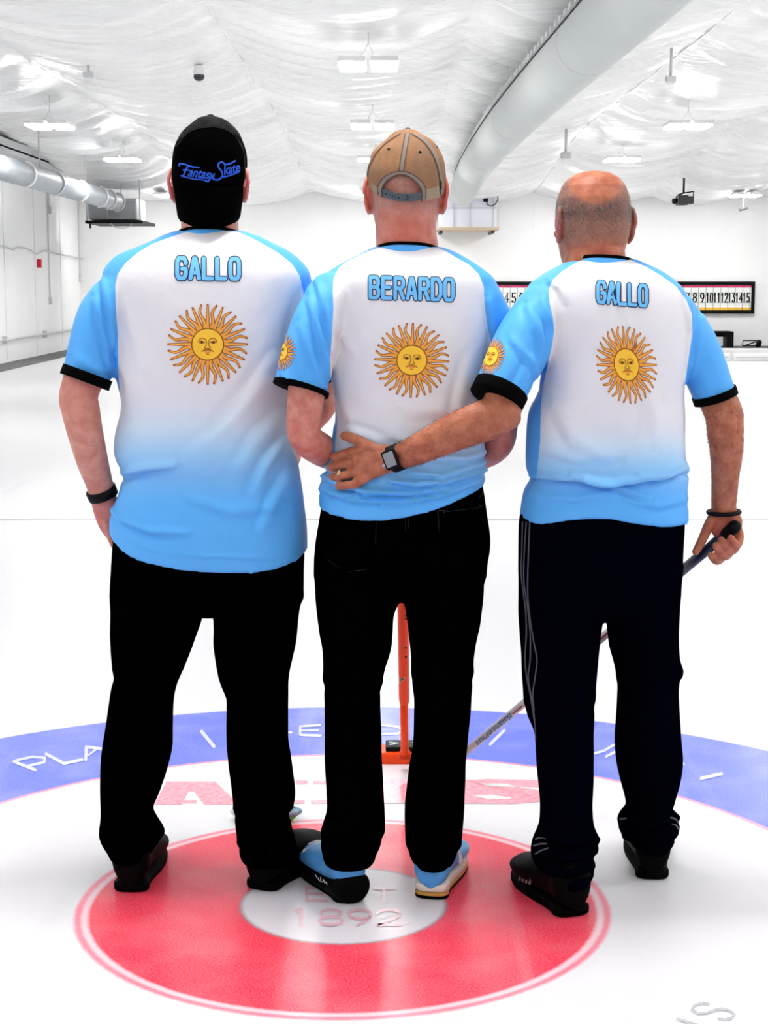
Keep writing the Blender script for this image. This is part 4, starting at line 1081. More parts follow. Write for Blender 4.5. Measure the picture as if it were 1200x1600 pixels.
capstroke(bvc, 'embroidered_capital', [[(281, 260), (282, 256), (288, 256.5), (300, 260.5), (312, 262)], [(295, 259), (291, 266), (287, 275), (283.5, 274)], [(286.5, 266), (291, 265.5), (297, 266)]], 2.3, M_EMB, capo, .0020)
capstroke(bvc, 'embroidered_capital', [[(351, 257), (346.5, 253.5), (341, 256), (341.5, 262), (346, 268), (347, 275), (341, 280.5), (334, 280), (332, 276.5), (335, 274.5)], [(350, 257.5), (358, 256), (367, 251)]], 2.4, M_EMB, capo, .0020)
capstroke(bvc, 'embroidery_swash', [[(288, 276), (304, 279.5), (318, 281), (323, 283), (327, 280), (326, 274)], [(347, 277), (360, 273.5), (373, 268)]], 1.9, M_EMB, capo, .0022)
# brush held in front of the left man
e = empty('curling_brush', brush_axis_L[0] * 1.0, 'curling brush with an oval blue and green head, behind the left man\'s right leg', 'curling brush')
bm = bmesh.new(); limb(bm, [brush_axis_L[0], brush_axis_L[1], brush_axis_L[1] + (brush_axis_L[1] - brush_axis_L[0]).normalized() * .10], [.0135] * 3, seg=1, N=14); add('handle', bm, mat('silver_handle', srgb(150, 150, 152), .35, .5, metal=.5), e)
gc = gnd(416, 1282)
M_BH = mat('brush_head_blue', srgb(88, 150, 170), .4, .4, noise_scale=26, col2=srgb(214, 224, 228)); M_BP = mat('brush_pad_green', srgb(104, 186, 76), .6, .2)
bm = bmesh.new(); ellipsoid(bm, gc + Vector((0, 0, .026)), (.098, .042, .021), seg=28); add('head', bm, M_BH, e)
bm = bmesh.new(); limb(bm, [gc + Vector((0, 0, .002)), gc + Vector((0, 0, .020))], [(.072, .036), (.090, .041)], seg=1, N=32, round0=False, round1=False, ref=Vector((0, 1, 0))); add('pad', bm, M_BP, e)
pr = Print(lambda x, y, off: gc + Vector((x, y, .026 + .0215 * math.sqrt(max(0, 1 - (x / .098) ** 2 - (y / .042) ** 2)) + off)))
for sx_ in (-1, 1):
    pr.stroke([(sx_ * .045, -.012), (sx_ * .06, -.004), (sx_ * .075, -.010)], .006, .001, 0, step=.004); pr.stroke([(sx_ * .05, .006), (sx_ * .07, .008)], .005, .001, 0, step=.004)
pr.done('head_print', [mat('brush_navy_print', srgb(30, 50, 110), .5)], e)
# ------------------------------------------------------------------ MIDDLE MAN
axM0 = gnd(632.5, 1178, .055); axM1 = pt(626.5, 690, 4.16)
bm = bmesh.new()
hcM = pt(634, 305, YM + .045)
TM, RM = head(bm, hcM, 1.0, w=1.02, neck_to=pt(636, 388, YM + .025), neck_r=(.0695, .068), ear=(1.08, 24))
row_loft(bm, [(398, 588, 690, .06, .06, .02), (420, 548, 728, .08, .08, .01), (460, 522, 762, .09, .09, 0), (560, 535, 750, .09, .09, 0), (680, 540, 738, .085, .10, 0), (800, 515, 745, .10, .11, 0), (880, 510, 750, .10, .10, 0)], YM, N=40)
arm_limb(bm, [(510, 480, 3.80, 22, .042), (490, 530, 3.757, 26, .045), (483, 575, 3.735, 29, .048), (478, 620, 3.722, 29, .046), (474, 664, 3.715, 27, .043), (479, 686, 3.722, 26, .041), (499, 701, 3.80, 26, .038), (515, 710, 3.90, 24, .034), (545, 722, 4.0, 20, .028), (580, 728, 4.08, 17, .024), (598, 728, 4.12, 16, .021)], seg=5)
axd = axM1 - axM0
def on_axis(a0, a1, z): t = (z - a0.z) / (a1.z - a0.z); return a0.lerp(a1, t)
g1 = on_axis(axM0, axM1, 1.02); g2 = on_axis(axM0, axM1, 1.12)
grip_hand(bm, pt(598, 728, 4.12), g1, axd, 1)
arm_limb(bm, [(748, 474, 3.83, 29, .055), (772, 560, 3.85, 31, .05), (782, 630, 3.855, 28, .046), (784, 668, 3.855, 25, .043), (779, 692, 3.875, 24, .040), (760, 708, 3.95, 23, .036), (730, 716, 4.03, 19, .029), (690, 700, 4.10, 17, .024), (655, 690, 4.12, 16, .021)], seg=5)
grip_hand(bm, pt(655, 690, 4.12), g2, axd, -1)
legs_inside(bm, YM, [(pt(560, 880, YM), pt(555, 1110, YM - .01), pt(548, 1335, 3.79)), (pt(700, 880, YM), pt(692, 1110, YM), pt(680, 1345, 3.81))])
me = remesh(bm, .0032, 3)
def stubM(co):
    px, py = projn(co); back = np.clip((hcM.y - co[:, 1]) / .03, 0, 1)
    return back * (np.clip((336 - py) / 16, 0, 1) * .55 + .25 * np.clip((372 - py) / 30, 0, 1)) * (np.abs(px - 634) < 56)
set_skin_attrs(me, [TM(q * .094, -.012, 0) for q in (-1, 1)], .045, [(TM(0, -.09, -.085), .085, .5), (pt(475, 690, 3.72), .09, .25), (pt(785, 675, 3.85), .09, .25)], stubble=stubM)
P_M = finish_person(me, (gnd(612, 1380).x, YM, 0), SK_M, 'man in tan mesh cap and black jeans, standing in the middle')
rowsM = [(386, 586, 690, .066, .07, .025), (391, 575, 706, .074, .078, .020), (401, 553, 726, .086, .085, .015), (418, 522, 752, .102, .10, .005), (440, 500, 776, .115, .11, 0), (480, 504, 780, .126, .12, 0), (540, 511, 769, .132, .125, 0), (600, 519, 764, .130, .125, 0), (650, 523, 758, .126, .13, 0), (690, 517, 757, .121, .135, 0), (715, 515, 758, .120, .135, 0), (732, 509, 759, .120, .135, 0), (748, 502, 759, .124, .135, 0), (766, 499, 758, .126, .135, 0), (802, 499, 758, .128, .132, 0)]
hemM = [(498, 793), (520, 799), (557, 804), (600, 803), (630, 799), (670, 790), (703, 779), (735, 766), (759, 755)]
slvM = [[(514, 470, 3.80, 39, .088), (490, 520, 3.755, 39, .088), (470, 606, 3.735, 42.5, .076)], [(750, 466, 3.83, 35, .086), (772, 520, 3.845, 36, .08), (785, 592, 3.855, 33, .066)]]
foldsM = [([(503, 744), (530, 756), (570, 768), (640, 771), (700, 762)], 4.5, .012), ([(500, 764), (545, 781), (620, 786), (690, 774), (750, 752)], 4, .007), ([(520, 772), (560, 774), (600, 772)], 3.5, .006), ([(610, 752), (650, 757), (700, 751), (757, 734)], 5, .012), ([(640, 738), (690, 744), (757, 722)], 4.5, .008), ([(690, 712), (725, 716), (757, 706)], 6, .008), ([(506, 726), (520, 738), (540, 746)], 4, .007), ([(600, 676), (640, 690), (690, 684)], 9, .004), ([(600, 690), (560, 676), (528, 668)], 8, .004), ([(735, 560), (720, 620), (712, 660)], 10, .003), ([(520, 560), (540, 640), (560, 680)], 11, .003),
          ([(496, 440), (508, 490), (518, 545)], 6, .006), ([(484, 470), (500, 530), (514, 590)], 7, .006), ([(470, 510), (488, 560), (505, 600)], 8, .003), ([(438, 586), (475, 604), (514, 608)], 2.5, .0018), ([(522, 500), (534, 520), (546, 545)], 8, .0025), ([(764, 470), (772, 510), (775, 550)], 6, .005), ([(520, 690), (522, 710), (512, 730)], 4, .004), ([(640, 640), (690, 640), (745, 650)], 14, .003)]
panM = [(592, 387), (575, 393), (557, 401), (540, 410), (529, 419), (521, 436), (520, 455), (521, 480), (519, 520), (516, 560), (517, 600), (524, 632), (527, 660), (524, 690), (524, 712), (490, 730), (470, 760), (470, 860), (800, 860), (800, 760), (775, 720), (775, 640), (772, 580), (768, 540), (762, 510), (757, 477), (756, 448), (748, 428), (732, 413), (712, 402), (698, 393), (684, 387), (660, 385), (610, 384)]
S_M, bvSM = build_shirt(P_M, YM, rowsM, hemM, 735, slvM, foldsM, panM, (640, 785), 5.1)
collar(S_M, 637, 381, YM + .024, 48, .076, tilt=.03)
band_limb('sleeve_trim', [(471.5, 603, 3.736, 45, .080), (469.5, 610, 3.734, 45, .080)], M_TRIM, S_M)
band_limb('sleeve_trim', [(784, 588, 3.855, 33.5, .067), (785, 596, 3.855, 33.5, .067)], M_TRIM, S_M)
pr = Print(on(bvSM)); write(pr, 'BERARDO', 579, 465, 12.8, 31.5, 6.5, .03, [(8.6, .0012, 0), (5.6, .0020, 1)]); pr.done('name_print', M_NAME, S_M)
sun_print(on(bvSM), 643.5, 563, 23.2, 58.5, tilt=.03).done('sun_emblem', M_SUN, S_M)
sun_print(on(bvSM), 440, 549, 14, 30, sx=.75).done('sleeve_sun_emblem', M_SUN, S_M)
legs = [([(850, 492, 629), (890, 491, 629), (920, 493, 628), (940, 494, 624), (960, 496, 616), (990, 500, 614), (1012, 504, 612), (1050, 505, 601), (1072, 506, 596), (1100, 506, 594), (1180, 507, 597), (1230, 509, 600), (1265, 510, 602), (1295, 502, 602), (1325, 501, 596), (1340, 503, 590), (1356, 506, 586)], 3.79, .122),
        ([(850, 627, 766), (880, 628, 762), (905, 629, 757), (930, 630, 756), (970, 636, 751), (1000, 639, 745), (1032, 642, 740), (1062, 643, 739), (1100, 647, 736), (1160, 645, 731), (1200, 638, 728), (1255, 632, 726), (1310, 632, 722), (1336, 636, 716), (1350, 641, 710), (1358, 646, 706)], 3.81, .122)]
foldsT = [([(520, 870), (560, 892), (610, 888)], 9, .004), ([(650, 892), (700, 892), (745, 876)], 9, .004), ([(508, 1060), (550, 1072), (594, 1066)], 10, .005), ([(650, 1050), (690, 1064), (735, 1050)], 10, .005), ([(505, 1300), (550, 1312), (596, 1300)], 8, .005), ([(640, 1320), (680, 1330), (716, 1320)], 8, .005)]
T_M, bvTM = build_trousers(P_M, YM, [(745, 508, 752, .095, .125, 0), (800, 500, 760, .112, .12, 0), (845, 493, 766, .142, .125, 0), (885, 491, 762, .14, .12, 0), (910, 496, 755, .12, .11, 0), (924, 540, 712, .08, .08, 0)], legs, M_JEAN, foldsT, 'jeans', 3)
pr = Print(on(bvTM))
for l, w in ([(684, 806), (684, 798), (694, 797.5), (694, 802)], 1.3), ([(694, 800), (720, 797), (752, 793)], .5), ([(685, 806), (686, 830)], .6), ([(748, 790.5), (753, 790)], 1.2), ([(588, 808), (587, 850)], .6), ([(633, 803), (634, 830)], .6), ([(638, 803), (638, 826)], .5), ([(512, 874), (530, 886)], .6), ([(545, 893), (572, 890)], .5), ([(748, 778), (757, 766)], .6):
    pr.stroke(l, w, .001, 0, joints=False)
pr.done('stitching', [M_STITCH], T_M)
# shoes: blue and white sneakers, the left one in a black rubber slip-on gripper
a1 = math.radians(-24); a2 = math.radians(12)
h1 = gnd(551, 1411); u = shoe(P_M, h1, a1, None, sole=(.016, .016), sole_mats=[M_SOLE, M_CREAM], upper_mat=M_SB1, length=.285, width=.106, hgt=.10)
f = Vector((math.sin(a1), math.cos(a1), 0)); r = Vector((math.cos(a1), -math.sin(a1), 0))
bm = bmesh.new(); rings = []
for t, w, hh in [(-.03, .62, .052), (-.01, .78, .066), (.04, .86, .070), (.12, .86, .058), (.22, .84, .047), (.34, .90, .042), (.46, 1.0, .040), (.60, 1.10, .042), (.75, 1.10, .046), (.88, .98, .048), (.97, .74, .046), (1.02, .40, .036)]:
    c = h1 + f * (t * .285); ww = .106 * w / 2 * 1.06; ring = []
    for i in range(24):
        an = 2 * math.pi * i / 24; cs, sn = math.cos(an), math.sin(an)
        ring.append(c + r * math.copysign(abs(cs) ** .7, cs) * ww + Vector((0, 0, (sn * .5 + .5) ** .8 * hh)))
    rings.append(ring)
loft(bm, rings); gme = remesh(bm, .004, 2); gbv = bvh_of(gme); gr = add('rubber_gripper', gme, M_SHOE, P_M)
pr = Print(on(gbv))
for l in ([(493, 1367), (496, 1372)], [(497, 1372), (500, 1377)], [(501, 1371), (502, 1378), (505, 1378)], [(505, 1374), (508, 1380)], [(509, 1378), (512, 1382)]): pr.stroke(l, 1.3, .001, 0, joints=False)
pr.done('gripper_print', [M_SW], gr)
ubv = None
bm = bmesh.new()
q = h1 + f * .19 + Vector((0, 0, .082))
limb(bm, [q - r * .045 + Vector((0, 0, -.012)), q, q + r * .045 + Vector((0, 0, -.012))], [.007, .008, .007], N=10, seg=3); q = q + f * .03 + Vector((0, 0, -.006))
limb(bm, [q - r * .045 + Vector((0, 0, -.014)), q, q + r * .045 + Vector((0, 0, -.014))], [.007, .008, .007], N=10, seg=3)
add('white_panel', bm, M_SW, u)
h2 = gnd(672, 1406); u = shoe(P_M, h2, a2, None, sole=(.006, .009, .021), sole_mats=[M_SOLE, M_GUM, M_CREAM], upper_mat=M_SB1, length=.295, width=.112, hgt=.085)
f = Vector((math.sin(a2), math.cos(a2), 0)); r = Vector((math.cos(a2), -math.sin(a2), 0))
bm = bmesh.new()
for k, t in enumerate((.12, .16, .20)):
    q = h2 + f * t + Vector((0, 0, .105 - .012 * k)); limb(bm, [q + r * .018, q + r * .044 + Vector((0, 0, -.022)), q + r * .052 + Vector((0, 0, -.05))], [.006, .006, .006], N=10, seg=3)
add('white_panel', bm, M_SW, u)
# cap: tan mesh snapback with the opening and strap at the back
M_TAN = mat('tan_cap_mesh', srgb(168, 120, 84), 0.75, 0.15, noise_scale=9, col2=srgb(144, 113, 88))
nt = M_TAN.node_tree; N_ = nt.nodes; wv = N_.new('ShaderNodeTexWave'); wv.wave_type = 'BANDS'; wv.bands_direction = 'Z'; wv.inputs['Scale'].default_value = 75; wv.inputs['Distortion'].default_value = .8; wv.inputs['Detail'].default_value = 1
mp = N_.new('ShaderNodeMapping'); mp.inputs['Rotation'].default_value = (0, .18, 0); ge = N_.new('ShaderNodeNewGeometry'); nt.links.new(ge.outputs['Position'], mp.inputs[0]); nt.links.new(mp.outputs[0], wv.inputs['Vector'])
bsd = N_['Principled BSDF']; old = bsd.inputs['Base Color'].links[0].from_socket
mxx = N_.new('ShaderNodeMix'); mxx.data_type = 'RGBA'; mxx.blend_type = 'MULTIPLY'; mxx.inputs['B'].default_value = (.52, .50, .50, 1)
mm = N_.new('ShaderNodeMath'); mm.operation = 'MULTIPLY'; mm.inputs[1].default_value = .6; nt.links.new(wv.outputs['Fac'], mm.inputs[0]); nt.links.new(mm.outputs[0], mxx.inputs['Factor'])
nt.links.new(old, mxx.inputs['A']); nt.links.new(mxx.outputs['Result'], bsd.inputs['Base Color'])
M_SEAM = mat('grey_cap_binding', srgb(140, 126, 114), 0.8, 0.1); M_SEAMD = mat('dark_cap_stitch', srgb(84, 76, 70), 0.8, 0.1); M_STRAP = mat('slate_cap_strap', srgb(84, 90, 97), 0.6, 0.2); M_BAND = mat('beige_cap_band', srgb(160, 138, 114), 0.8, 0.1)
capM = [(206, 622, 650, .035, .04, 0), (210.5, 613, 657, .05, .058, 0), (222, 601, 675, .074, .085, 0), (237.5, 584, 686.5, .094, .105, 0), (253, 578.5, 692.5, .106, .116, 0), (269, 575, 694.5, .113, .120, 0), (285, 575, 696, .115, .120, 0), (296, 576, 695, .114, .118, 0), (305, 578, 693, .113, .115, 0), (324, 582, 688, .110, .112, 0)]
D = lerp_rows(capM, 1.3); NN = 240
bm = bmesh.new(); g_ = []
Yc = YM + .045
for py, xl, xr, bb, bf, yo in D:
    a = pt(xl, py, Yc); b3 = pt(xr, py, Yc); c = (a + b3) / 2
    ring = ring_pts(c, Vector((1, 0, 0)), Vector((0, 1, 0)), (b3.x - a.x) / 2, bb, bf, n=2.1, N=NN)
    g_.append([bm.verts.new(q + Vector((0, 0, 0))) for q in ring])
cen = bm.verts.new(pt(636, 205, Yc))
for i in range(NN): bm.faces.new((g_[0][i], g_[0][(i + 1) % NN], cen))
for k in range(len(g_) - 1):
    for i in range(NN): bm.faces.new((g_[k][i], g_[k][(i + 1) % NN], g_[k + 1][(i + 1) % NN], g_[k + 1][i]))
bmesh.ops.recalc_face_normals(bm, faces=bm.faces)
full = bpy.data.meshes.new('t'); bm.to_mesh(full); bvcM = bvh_of(full)
kill = []
for f_ in bm.faces:
    c = f_.calc_center_median()
    if c.y > Yc + .04 and c.z < pt(636, 300, Yc).z: kill.append(f_)      # front edge above the brow
    elif c.y < Yc:
        x, y = proj(c)
        low = np.interp(x, [575, 594, 635, 661, 689, 697], [289, 304, 314.5, 312.5, 304.5, 300])
        dx = (x - 627.5) / 30.5
        if y > low or (abs(dx) < 1 and y > 298 - 27 * math.sqrt(1 - dx * dx) and True): kill.append(f_)
    else:
        if c.z < pt(636, 292, Yc).z: kill.append(f_)
bmesh.ops.delete(bm, geom=kill, context='FACES')
capm = add('cap', bm, M_TAN, P_M); md = capm.modifiers.new('thick', 'SOLIDIFY'); md.thickness = .0025; md.offset = 1
def cstroke(name, lines, w, m, off): return capstroke(bvcM, name, lines, w, m, capm, off)
arch = [(596.5, 306), (595, 297), (598, 288), (605, 279), (615, 273), (627, 270.5), (640, 274), (650, 281), (658, 290), (661, 300), (660.5, 313)]
cstroke('opening_binding', [arch], 5.5, M_SEAM, .0032)
cstroke('binding_stitch', [[(x + (x - 628) * .10, y - 2.6) for x, y in arch], [(x - (x - 628) * .075, y + 2.4) for x, y in arch]], 1.3, M_SEAMD, .0038)
cstroke('centre_seam', [[(636.5, 209), (634.5, 222), (631.5, 240), (629, 255), (627.5, 268)]], 7.5, M_SEAM, .0030)
cstroke('seam_stitch', [[(633.5, 210), (631, 224), (628, 240), (625.5, 255), (624, 268)], [(640, 210), (637.8, 224), (635, 240), (632.5, 255), (631, 267)]], 1.3, M_SEAMD, .0036)
cstroke('panel_seam', [[(646, 211), (662, 220), (676, 238), (684, 258), (688, 280), (689, 303)]], 4.5, M_SEAM, .0030)
cstroke('panel_stitch', [[(643, 211), (659, 222), (672.5, 239), (681, 259), (685.5, 280), (686.5, 303)], [(626, 211), (606, 224), (590, 240), (583, 252)], [(583, 252), (577, 266), (575.5, 282)]], 1.4, M_SEAMD, .0036)
cstroke('lower_band', [[(664, 299), (674, 297), (685, 293)], [(664, 305), (674, 303), (685, 300)], [(664, 309), (674, 308), (686, 304)], [(580, 288), (586, 293), (593, 298)], [(583, 293), (588, 297), (593, 300)]], 6.5, M_BAND, .0028)
pr = Print(on(bvcM)); pr.disc(608.5, 234.8, 2.2, 2.2, .0036, 0, N=14, K=1); pr.disc(655.5, 239.2, 2.6, 2.2, .0036, 0, N=14, K=1); pr.disc(681, 231, 1.3, 1.6, .0036, 0, N=12, K=1); pr.done('eyelet', [M_BLACK], capm)
pr = Print(on(bvcM)); pr.stroke([(686.5, 284), (686.5, 295)], 3.2, .004, 0); pr.done('side_tab', [M_BLACK], capm)
# strap
pr = Print(on(bvcM)); top = [(594, 293.5), (605, 297), (620, 301.5), (635, 302.5), (648, 301.5), (658, 299.5)]; bot = [(594, 304.5), (605, 309.5), (620, 313.5), (635, 315), (648, 314), (658, 312)]
mid = [((a[0] + b3[0]) / 2, (a[1] + b3[1]) / 2) for a, b3 in zip(top, bot)]
pr.stroke([tuple(q) for q in catmull(mid, 6)], 12.0, .0020, 0, joints=False)
for k in range(6): pr.disc(599.5 + 4.8 * k, 301.5 + 1.5 * k, 1.1, 1.1, .0026, 1, N=10, K=1)
pr.stroke([(634, 304), (638.5, 308), (634, 312.5)], 1.0, .0026, 1, joints=False)
st = pr.done('strap', [M_STRAP, M_BLACK], capm)
bm = bmesh.new(); limb(bm, [pt(637, 209, Yc - .01), pt(637, 206, Yc - .01)], [.0125, .010], seg=2, N=16); add('button', bm, M_DARK, capm)
bm = bmesh.new(); g_ = []
for j in range(8):
    v = j / 7
    g_.append([bm.verts.new(hcM + Vector((math.sin(a) * (.082 - .004 * v), .075 + .045 * math.cos(a) * .6 + v * .075 * math.cos(a) ** .5, .030 - .012 * v - .02 * math.sin(a) ** 2))) for a in [(-1 + 2 * i / 20) * 1.45 for i in range(21)]])
for j in range(7):
    for i in range(20): bm.faces.new((g_[j][i], g_[j][i + 1], g_[j + 1][i + 1], g_[j + 1][i]))
br = add('brim', bm, M_TAN, capm); md = br.modifiers.new('thick', 'SOLIDIFY'); md.thickness = .004
# orange brush in front of the middle man
M_OR = mat('orange_gloss', srgb(242, 74, 18), .4, .2); M_ORD = mat('orange_red_gloss', srgb(215, 54, 20), .4, .2)
e = empty('curling_brush', gnd(633, 1190), 'orange curling brush seen between the middle man\'s legs', 'curling brush')
bm = bmesh.new(); limb(bm, [axM0 + Vector((0, 0, -.01)), on_axis(axM0, axM1, .25)], [.0118, .0122], seg=1, N=18, round0=False, round1=False); lo = add('lower_handle', bm, M_OR, e)
bm = bmesh.new(); limb(bm, [on_axis(axM0, axM1, .245), on_axis(axM0, axM1, .255), axM1, axM1 + axd.normalized() * .05], [.0145, .0155, .0155, .0155], seg=1, N=18); up = add('upper_handle', bm, M_OR, e)
bvh_ = bvh_of(up.data); mo = woff(up)
def onh(x, y, off):
    d = ray(x, y).normalized(); loc, nor, i_, ds = bvh_.ray_cast(Vector((0, 0, H)) - mo, d)
    return None if loc is None else loc + mo + nor * off
pr = Print(onh)
for y in (962, 967, 1012, 1026): pr.stroke([(632.5, y), (635.5, y)], 3, .0008, 0, joints=False)
pr.stroke([(621.5, 952), (624, 950)], 3, .0008, 0, joints=False)
pr.poly([(623.5, 1056), (633.5, 1057), (631, 1064), (624.5, 1069)], .0009, 1); pr.poly([(624.5, 1058), (631.5, 1059), (629.5, 1063), (625, 1066)], .0013, 2); pr.stroke([(628, 1060), (630, 1062)], 1.5, .0016, 3, joints=False)
pr.done('handle_print', [M_BLACK, M_SW, mat('olive_print', srgb(120, 130, 100), .5), M_BLACK, M_ORD], up)
gc = gnd(634, 1190) + Vector((0, .02, 0))
bm = bmesh.new(); box(bm, gc + Vector((0, 0, .017)), (.178, .105, .036), bevel=.007); add('pad', bm, M_OR, e, smooth=False)
bm = bmesh.new(); box(bm, gc + Vector((.004, .004, .043)), (.130, .082, .014), bevel=.004); hd = add('head_plate', bm, M_BLACK, e, smooth=False)
bm = bmesh.new()
for x, y, sx_, sy_, a in ((-.040, -.010, .022, .010, .5), (-.030, .004, .018, .008, -.4), (-.045, .012, .012, .006, .2), (.036, -.012, .020, .010, -.5), (.030, .010, .020, .008, .5)):
    box(bm, gc + Vector((x, y + .004, .0508)), (sx_, sy_, .0012), rot=Matrix.Rotation(a, 3, 'Z'))
add('head_print', bm, mat('pale_plate_print', srgb(196, 220, 224), .4), hd, smooth=False)
bm = bmesh.new(); limb(bm, [axM0 + Vector((0, .0, -.012)), axM0 + Vector((0, 0, .012))], [.019, .014], seg=1, N=16, round0=False, round1=False); add('socket', bm, M_ORD, e)

# ------------------------------------------------------------------ RIGHT MAN
hcR = pt(926, 352, YR + .055)
rowsR = [(405, 892, 994, .068, .072, .028), (409, 884, 1002, .074, .078, .022), (417, 868, 1020, .084, .084, .015), (428, 848, 1040, .100, .10, .005), (448, 824, 1064, .115, .115, 0), (480, 820, 1082, .128, .13, 0), (520, 834, 1086, .136, .14, 0), (560, 846, 1080, .140, .145, 0), (610, 842, 1067, .140, .152, 0), (645, 826, 1069, .138, .16, 0), (700, 822, 1069, .136, .166, 0), (728, 822, 1072, .136, .166, 0), (738, 824, 1075, .138, .164, 0), (750, 829, 1075, .128, .162, 0), (768, 818, 1073, .133, .16, 0), (812, 811, 1075, .136, .155, 0)]
hemR = [(809, 811), (840, 812), (855, 808), (868, 804), (890, 800), (912, 798), (945, 799), (980, 806), (1020, 812), (1050, 815), (1077, 815)]
slvR = [[(848, 486, 3.785, 43, .088), (817, 535, 3.735, 45, .088), (778, 620, 3.675, 41, .074)], [(1034, 474, 3.82, 37, .086), (1082, 535, 3.82, 36, .082), (1119, 622, 3.82, 32.5, .072)]]
foldsR = [([(832, 742), (880, 746), (960, 753), (1020, 748), (1074, 735)], 5, .011), ([(895, 740), (950, 756), (1012, 778)], 5, .007), ([(1000, 742), (1040, 745), (1070, 728)], 6, .007), ([(840, 775), (900, 780), (960, 770)], 7, .004), ([(980, 780), (1030, 790), (1070, 780)], 7, .004), ([(966, 440), (974, 480), (985, 520)], 6, .0022), ([(1000, 560), (1020, 640), (1030, 690)], 12, .003), ([(870, 640), (900, 690), (950, 710)], 13, .003), ([(850, 700), (900, 716), (960, 712)], 10, .003), ([(1030, 640), (1010, 690), (980, 715)], 11, .003),
          ([(848, 470), (862, 510), (856, 560)], 6, .006), ([(826, 480), (848, 530), (850, 580)], 7, .005), ([(800, 530), (835, 570), (846, 600)], 7, .004), ([(1076, 470), (1084, 520), (1078, 570)], 6, .006), ([(1096, 500), (1090, 550), (1075, 595)], 7, .005), ([(832, 560), (810, 600), (800, 630)], 8, .003), ([(752, 600), (785, 622), (812, 634)], 2.5, .0015), ([(860, 440), (876, 450), (884, 470)], 6, .004)]
panR = [(913, 404), (896, 413), (878, 424), (864, 437), (857, 452), (859, 475), (864, 495), (866, 515), (863, 538), (856, 570), (848, 604), (845, 640), (844, 690), (838, 748), (815, 790), (770, 810), (770, 870), (1120, 870), (1120, 780), (1100, 700), (1072, 640), (1070, 600), (1076, 560), (1082, 520), (1081, 490), (1072, 468), (1056, 447), (1035, 432), (1010, 417), (985, 406), (960, 402), (930, 401)]
# shirt first as a surface: the hand rests on the other man's back
bm = bmesh.new()
yawR = math.radians(10)
TR, RR_ = head(bm, hcR, 1.0, yaw=yawR, w=1.03, neck_to=pt(930, 398, YR + .03), neck_r=(.066, .064), ear=(1.0, 14))
row_loft(bm, [(418, 895, 990, .06, .06, .02), (440, 862, 1022, .08, .08, .01), (480, 842, 1060, .09, .09, 0), (560, 868, 1058, .095, .10, 0), (680, 850, 1045, .095, .11, 0), (800, 835, 1050, .10, .11, 0), (890, 830, 1045, .10, .10, 0)], YR, N=40)
sM = bvSM
def back_of_M(px, py, off, dflt):
    q = cast(sM, px, py, 0)
    if q is None: return pt(px, py, dflt)
    d = ray(px, py).normalized(); return q - d * off
wr = back_of_M(610, 719, .031, 3.68); W1 = back_of_M(629, 712, .033, 3.675)
fore = [pt(852, 494, 3.785), pt(800, 590, 3.70), pt(784, 636, 3.665), pt(770, 652, 3.655), pt(718, 672, 3.648), pt(660, 699, 3.652), W1, wr]
limb(bm, fore, [(px2m(26, 3.7), .048), (px2m(31, 3.7), .05), (px2m(32, 3.66), .047), (px2m(33, 3.66), .046), (px2m(30.5, 3.66), .042), (px2m(24.5, 3.65), .034), (px2m(20.5, 3.66), .026), (px2m(20.5, 3.66), .022)], ref=Vector((0, 1, 0)), N=26, seg=6)
ellipsoid(bm, pt(799, 652, 3.660), (.022, .026, .026), seg=14)
B = lambda x, y, o, dflt=3.74: back_of_M(x, y, o, dflt)
mcp = [(548, 706), (542.5, 725), (544, 742), (553, 757)]; pip = [(523, 714), (518.5, 730.5), (521, 746), (530, 759.5)]
for (mx_, my_), (qx, qy), rad in zip(mcp, pip, (.0103, .0105, .0101, .0092)):
    m0 = B(mx_, my_, .014); w0 = B(603, 712 + (my_ - 728) * .42, .020)
    limb(bm, [w0, w0.lerp(m0, .5) - Vector((0, .004, 0)), m0], [.0130, .0125, .0112], N=14, seg=3)
    ellipsoid(bm, m0 + Vector((0, -.0035, 0)), (.0095, .0095, .0095), seg=12)
    p0 = B(qx, qy, .011, 3.80); p1 = B((mx_ + qx) / 2, (my_ + qy) / 2, .012)
    limb(bm, [m0, p1, p0, p0 + Vector((-.001, .024, -.001)), p0 + Vector((.005, .046, -.003))], [rad * 1.05, rad, rad, rad * .92, rad * .8], N=14, seg=4)
limb(bm, [B(602, 719, .022), B(580, 724, .020), B(562, 730, .017)], [(.030, .015), (.036, .015), (.034, .012)], ref=Vector((0, 1, 0)), N=20, seg=4)
limb(bm, [B(594, 708, .018), B(574, 697, .017), B(562, 690, .015), B(549, 684, .013), B(538, 681, .012)], [.0150, .0140, .0122, .0118, .0098], N=14, seg=4)
limb(bm, [B(590, 712, .016), B(572, 706, .014), B(556, 708, .012)], [.012, .010, .009], N=12, seg=3)
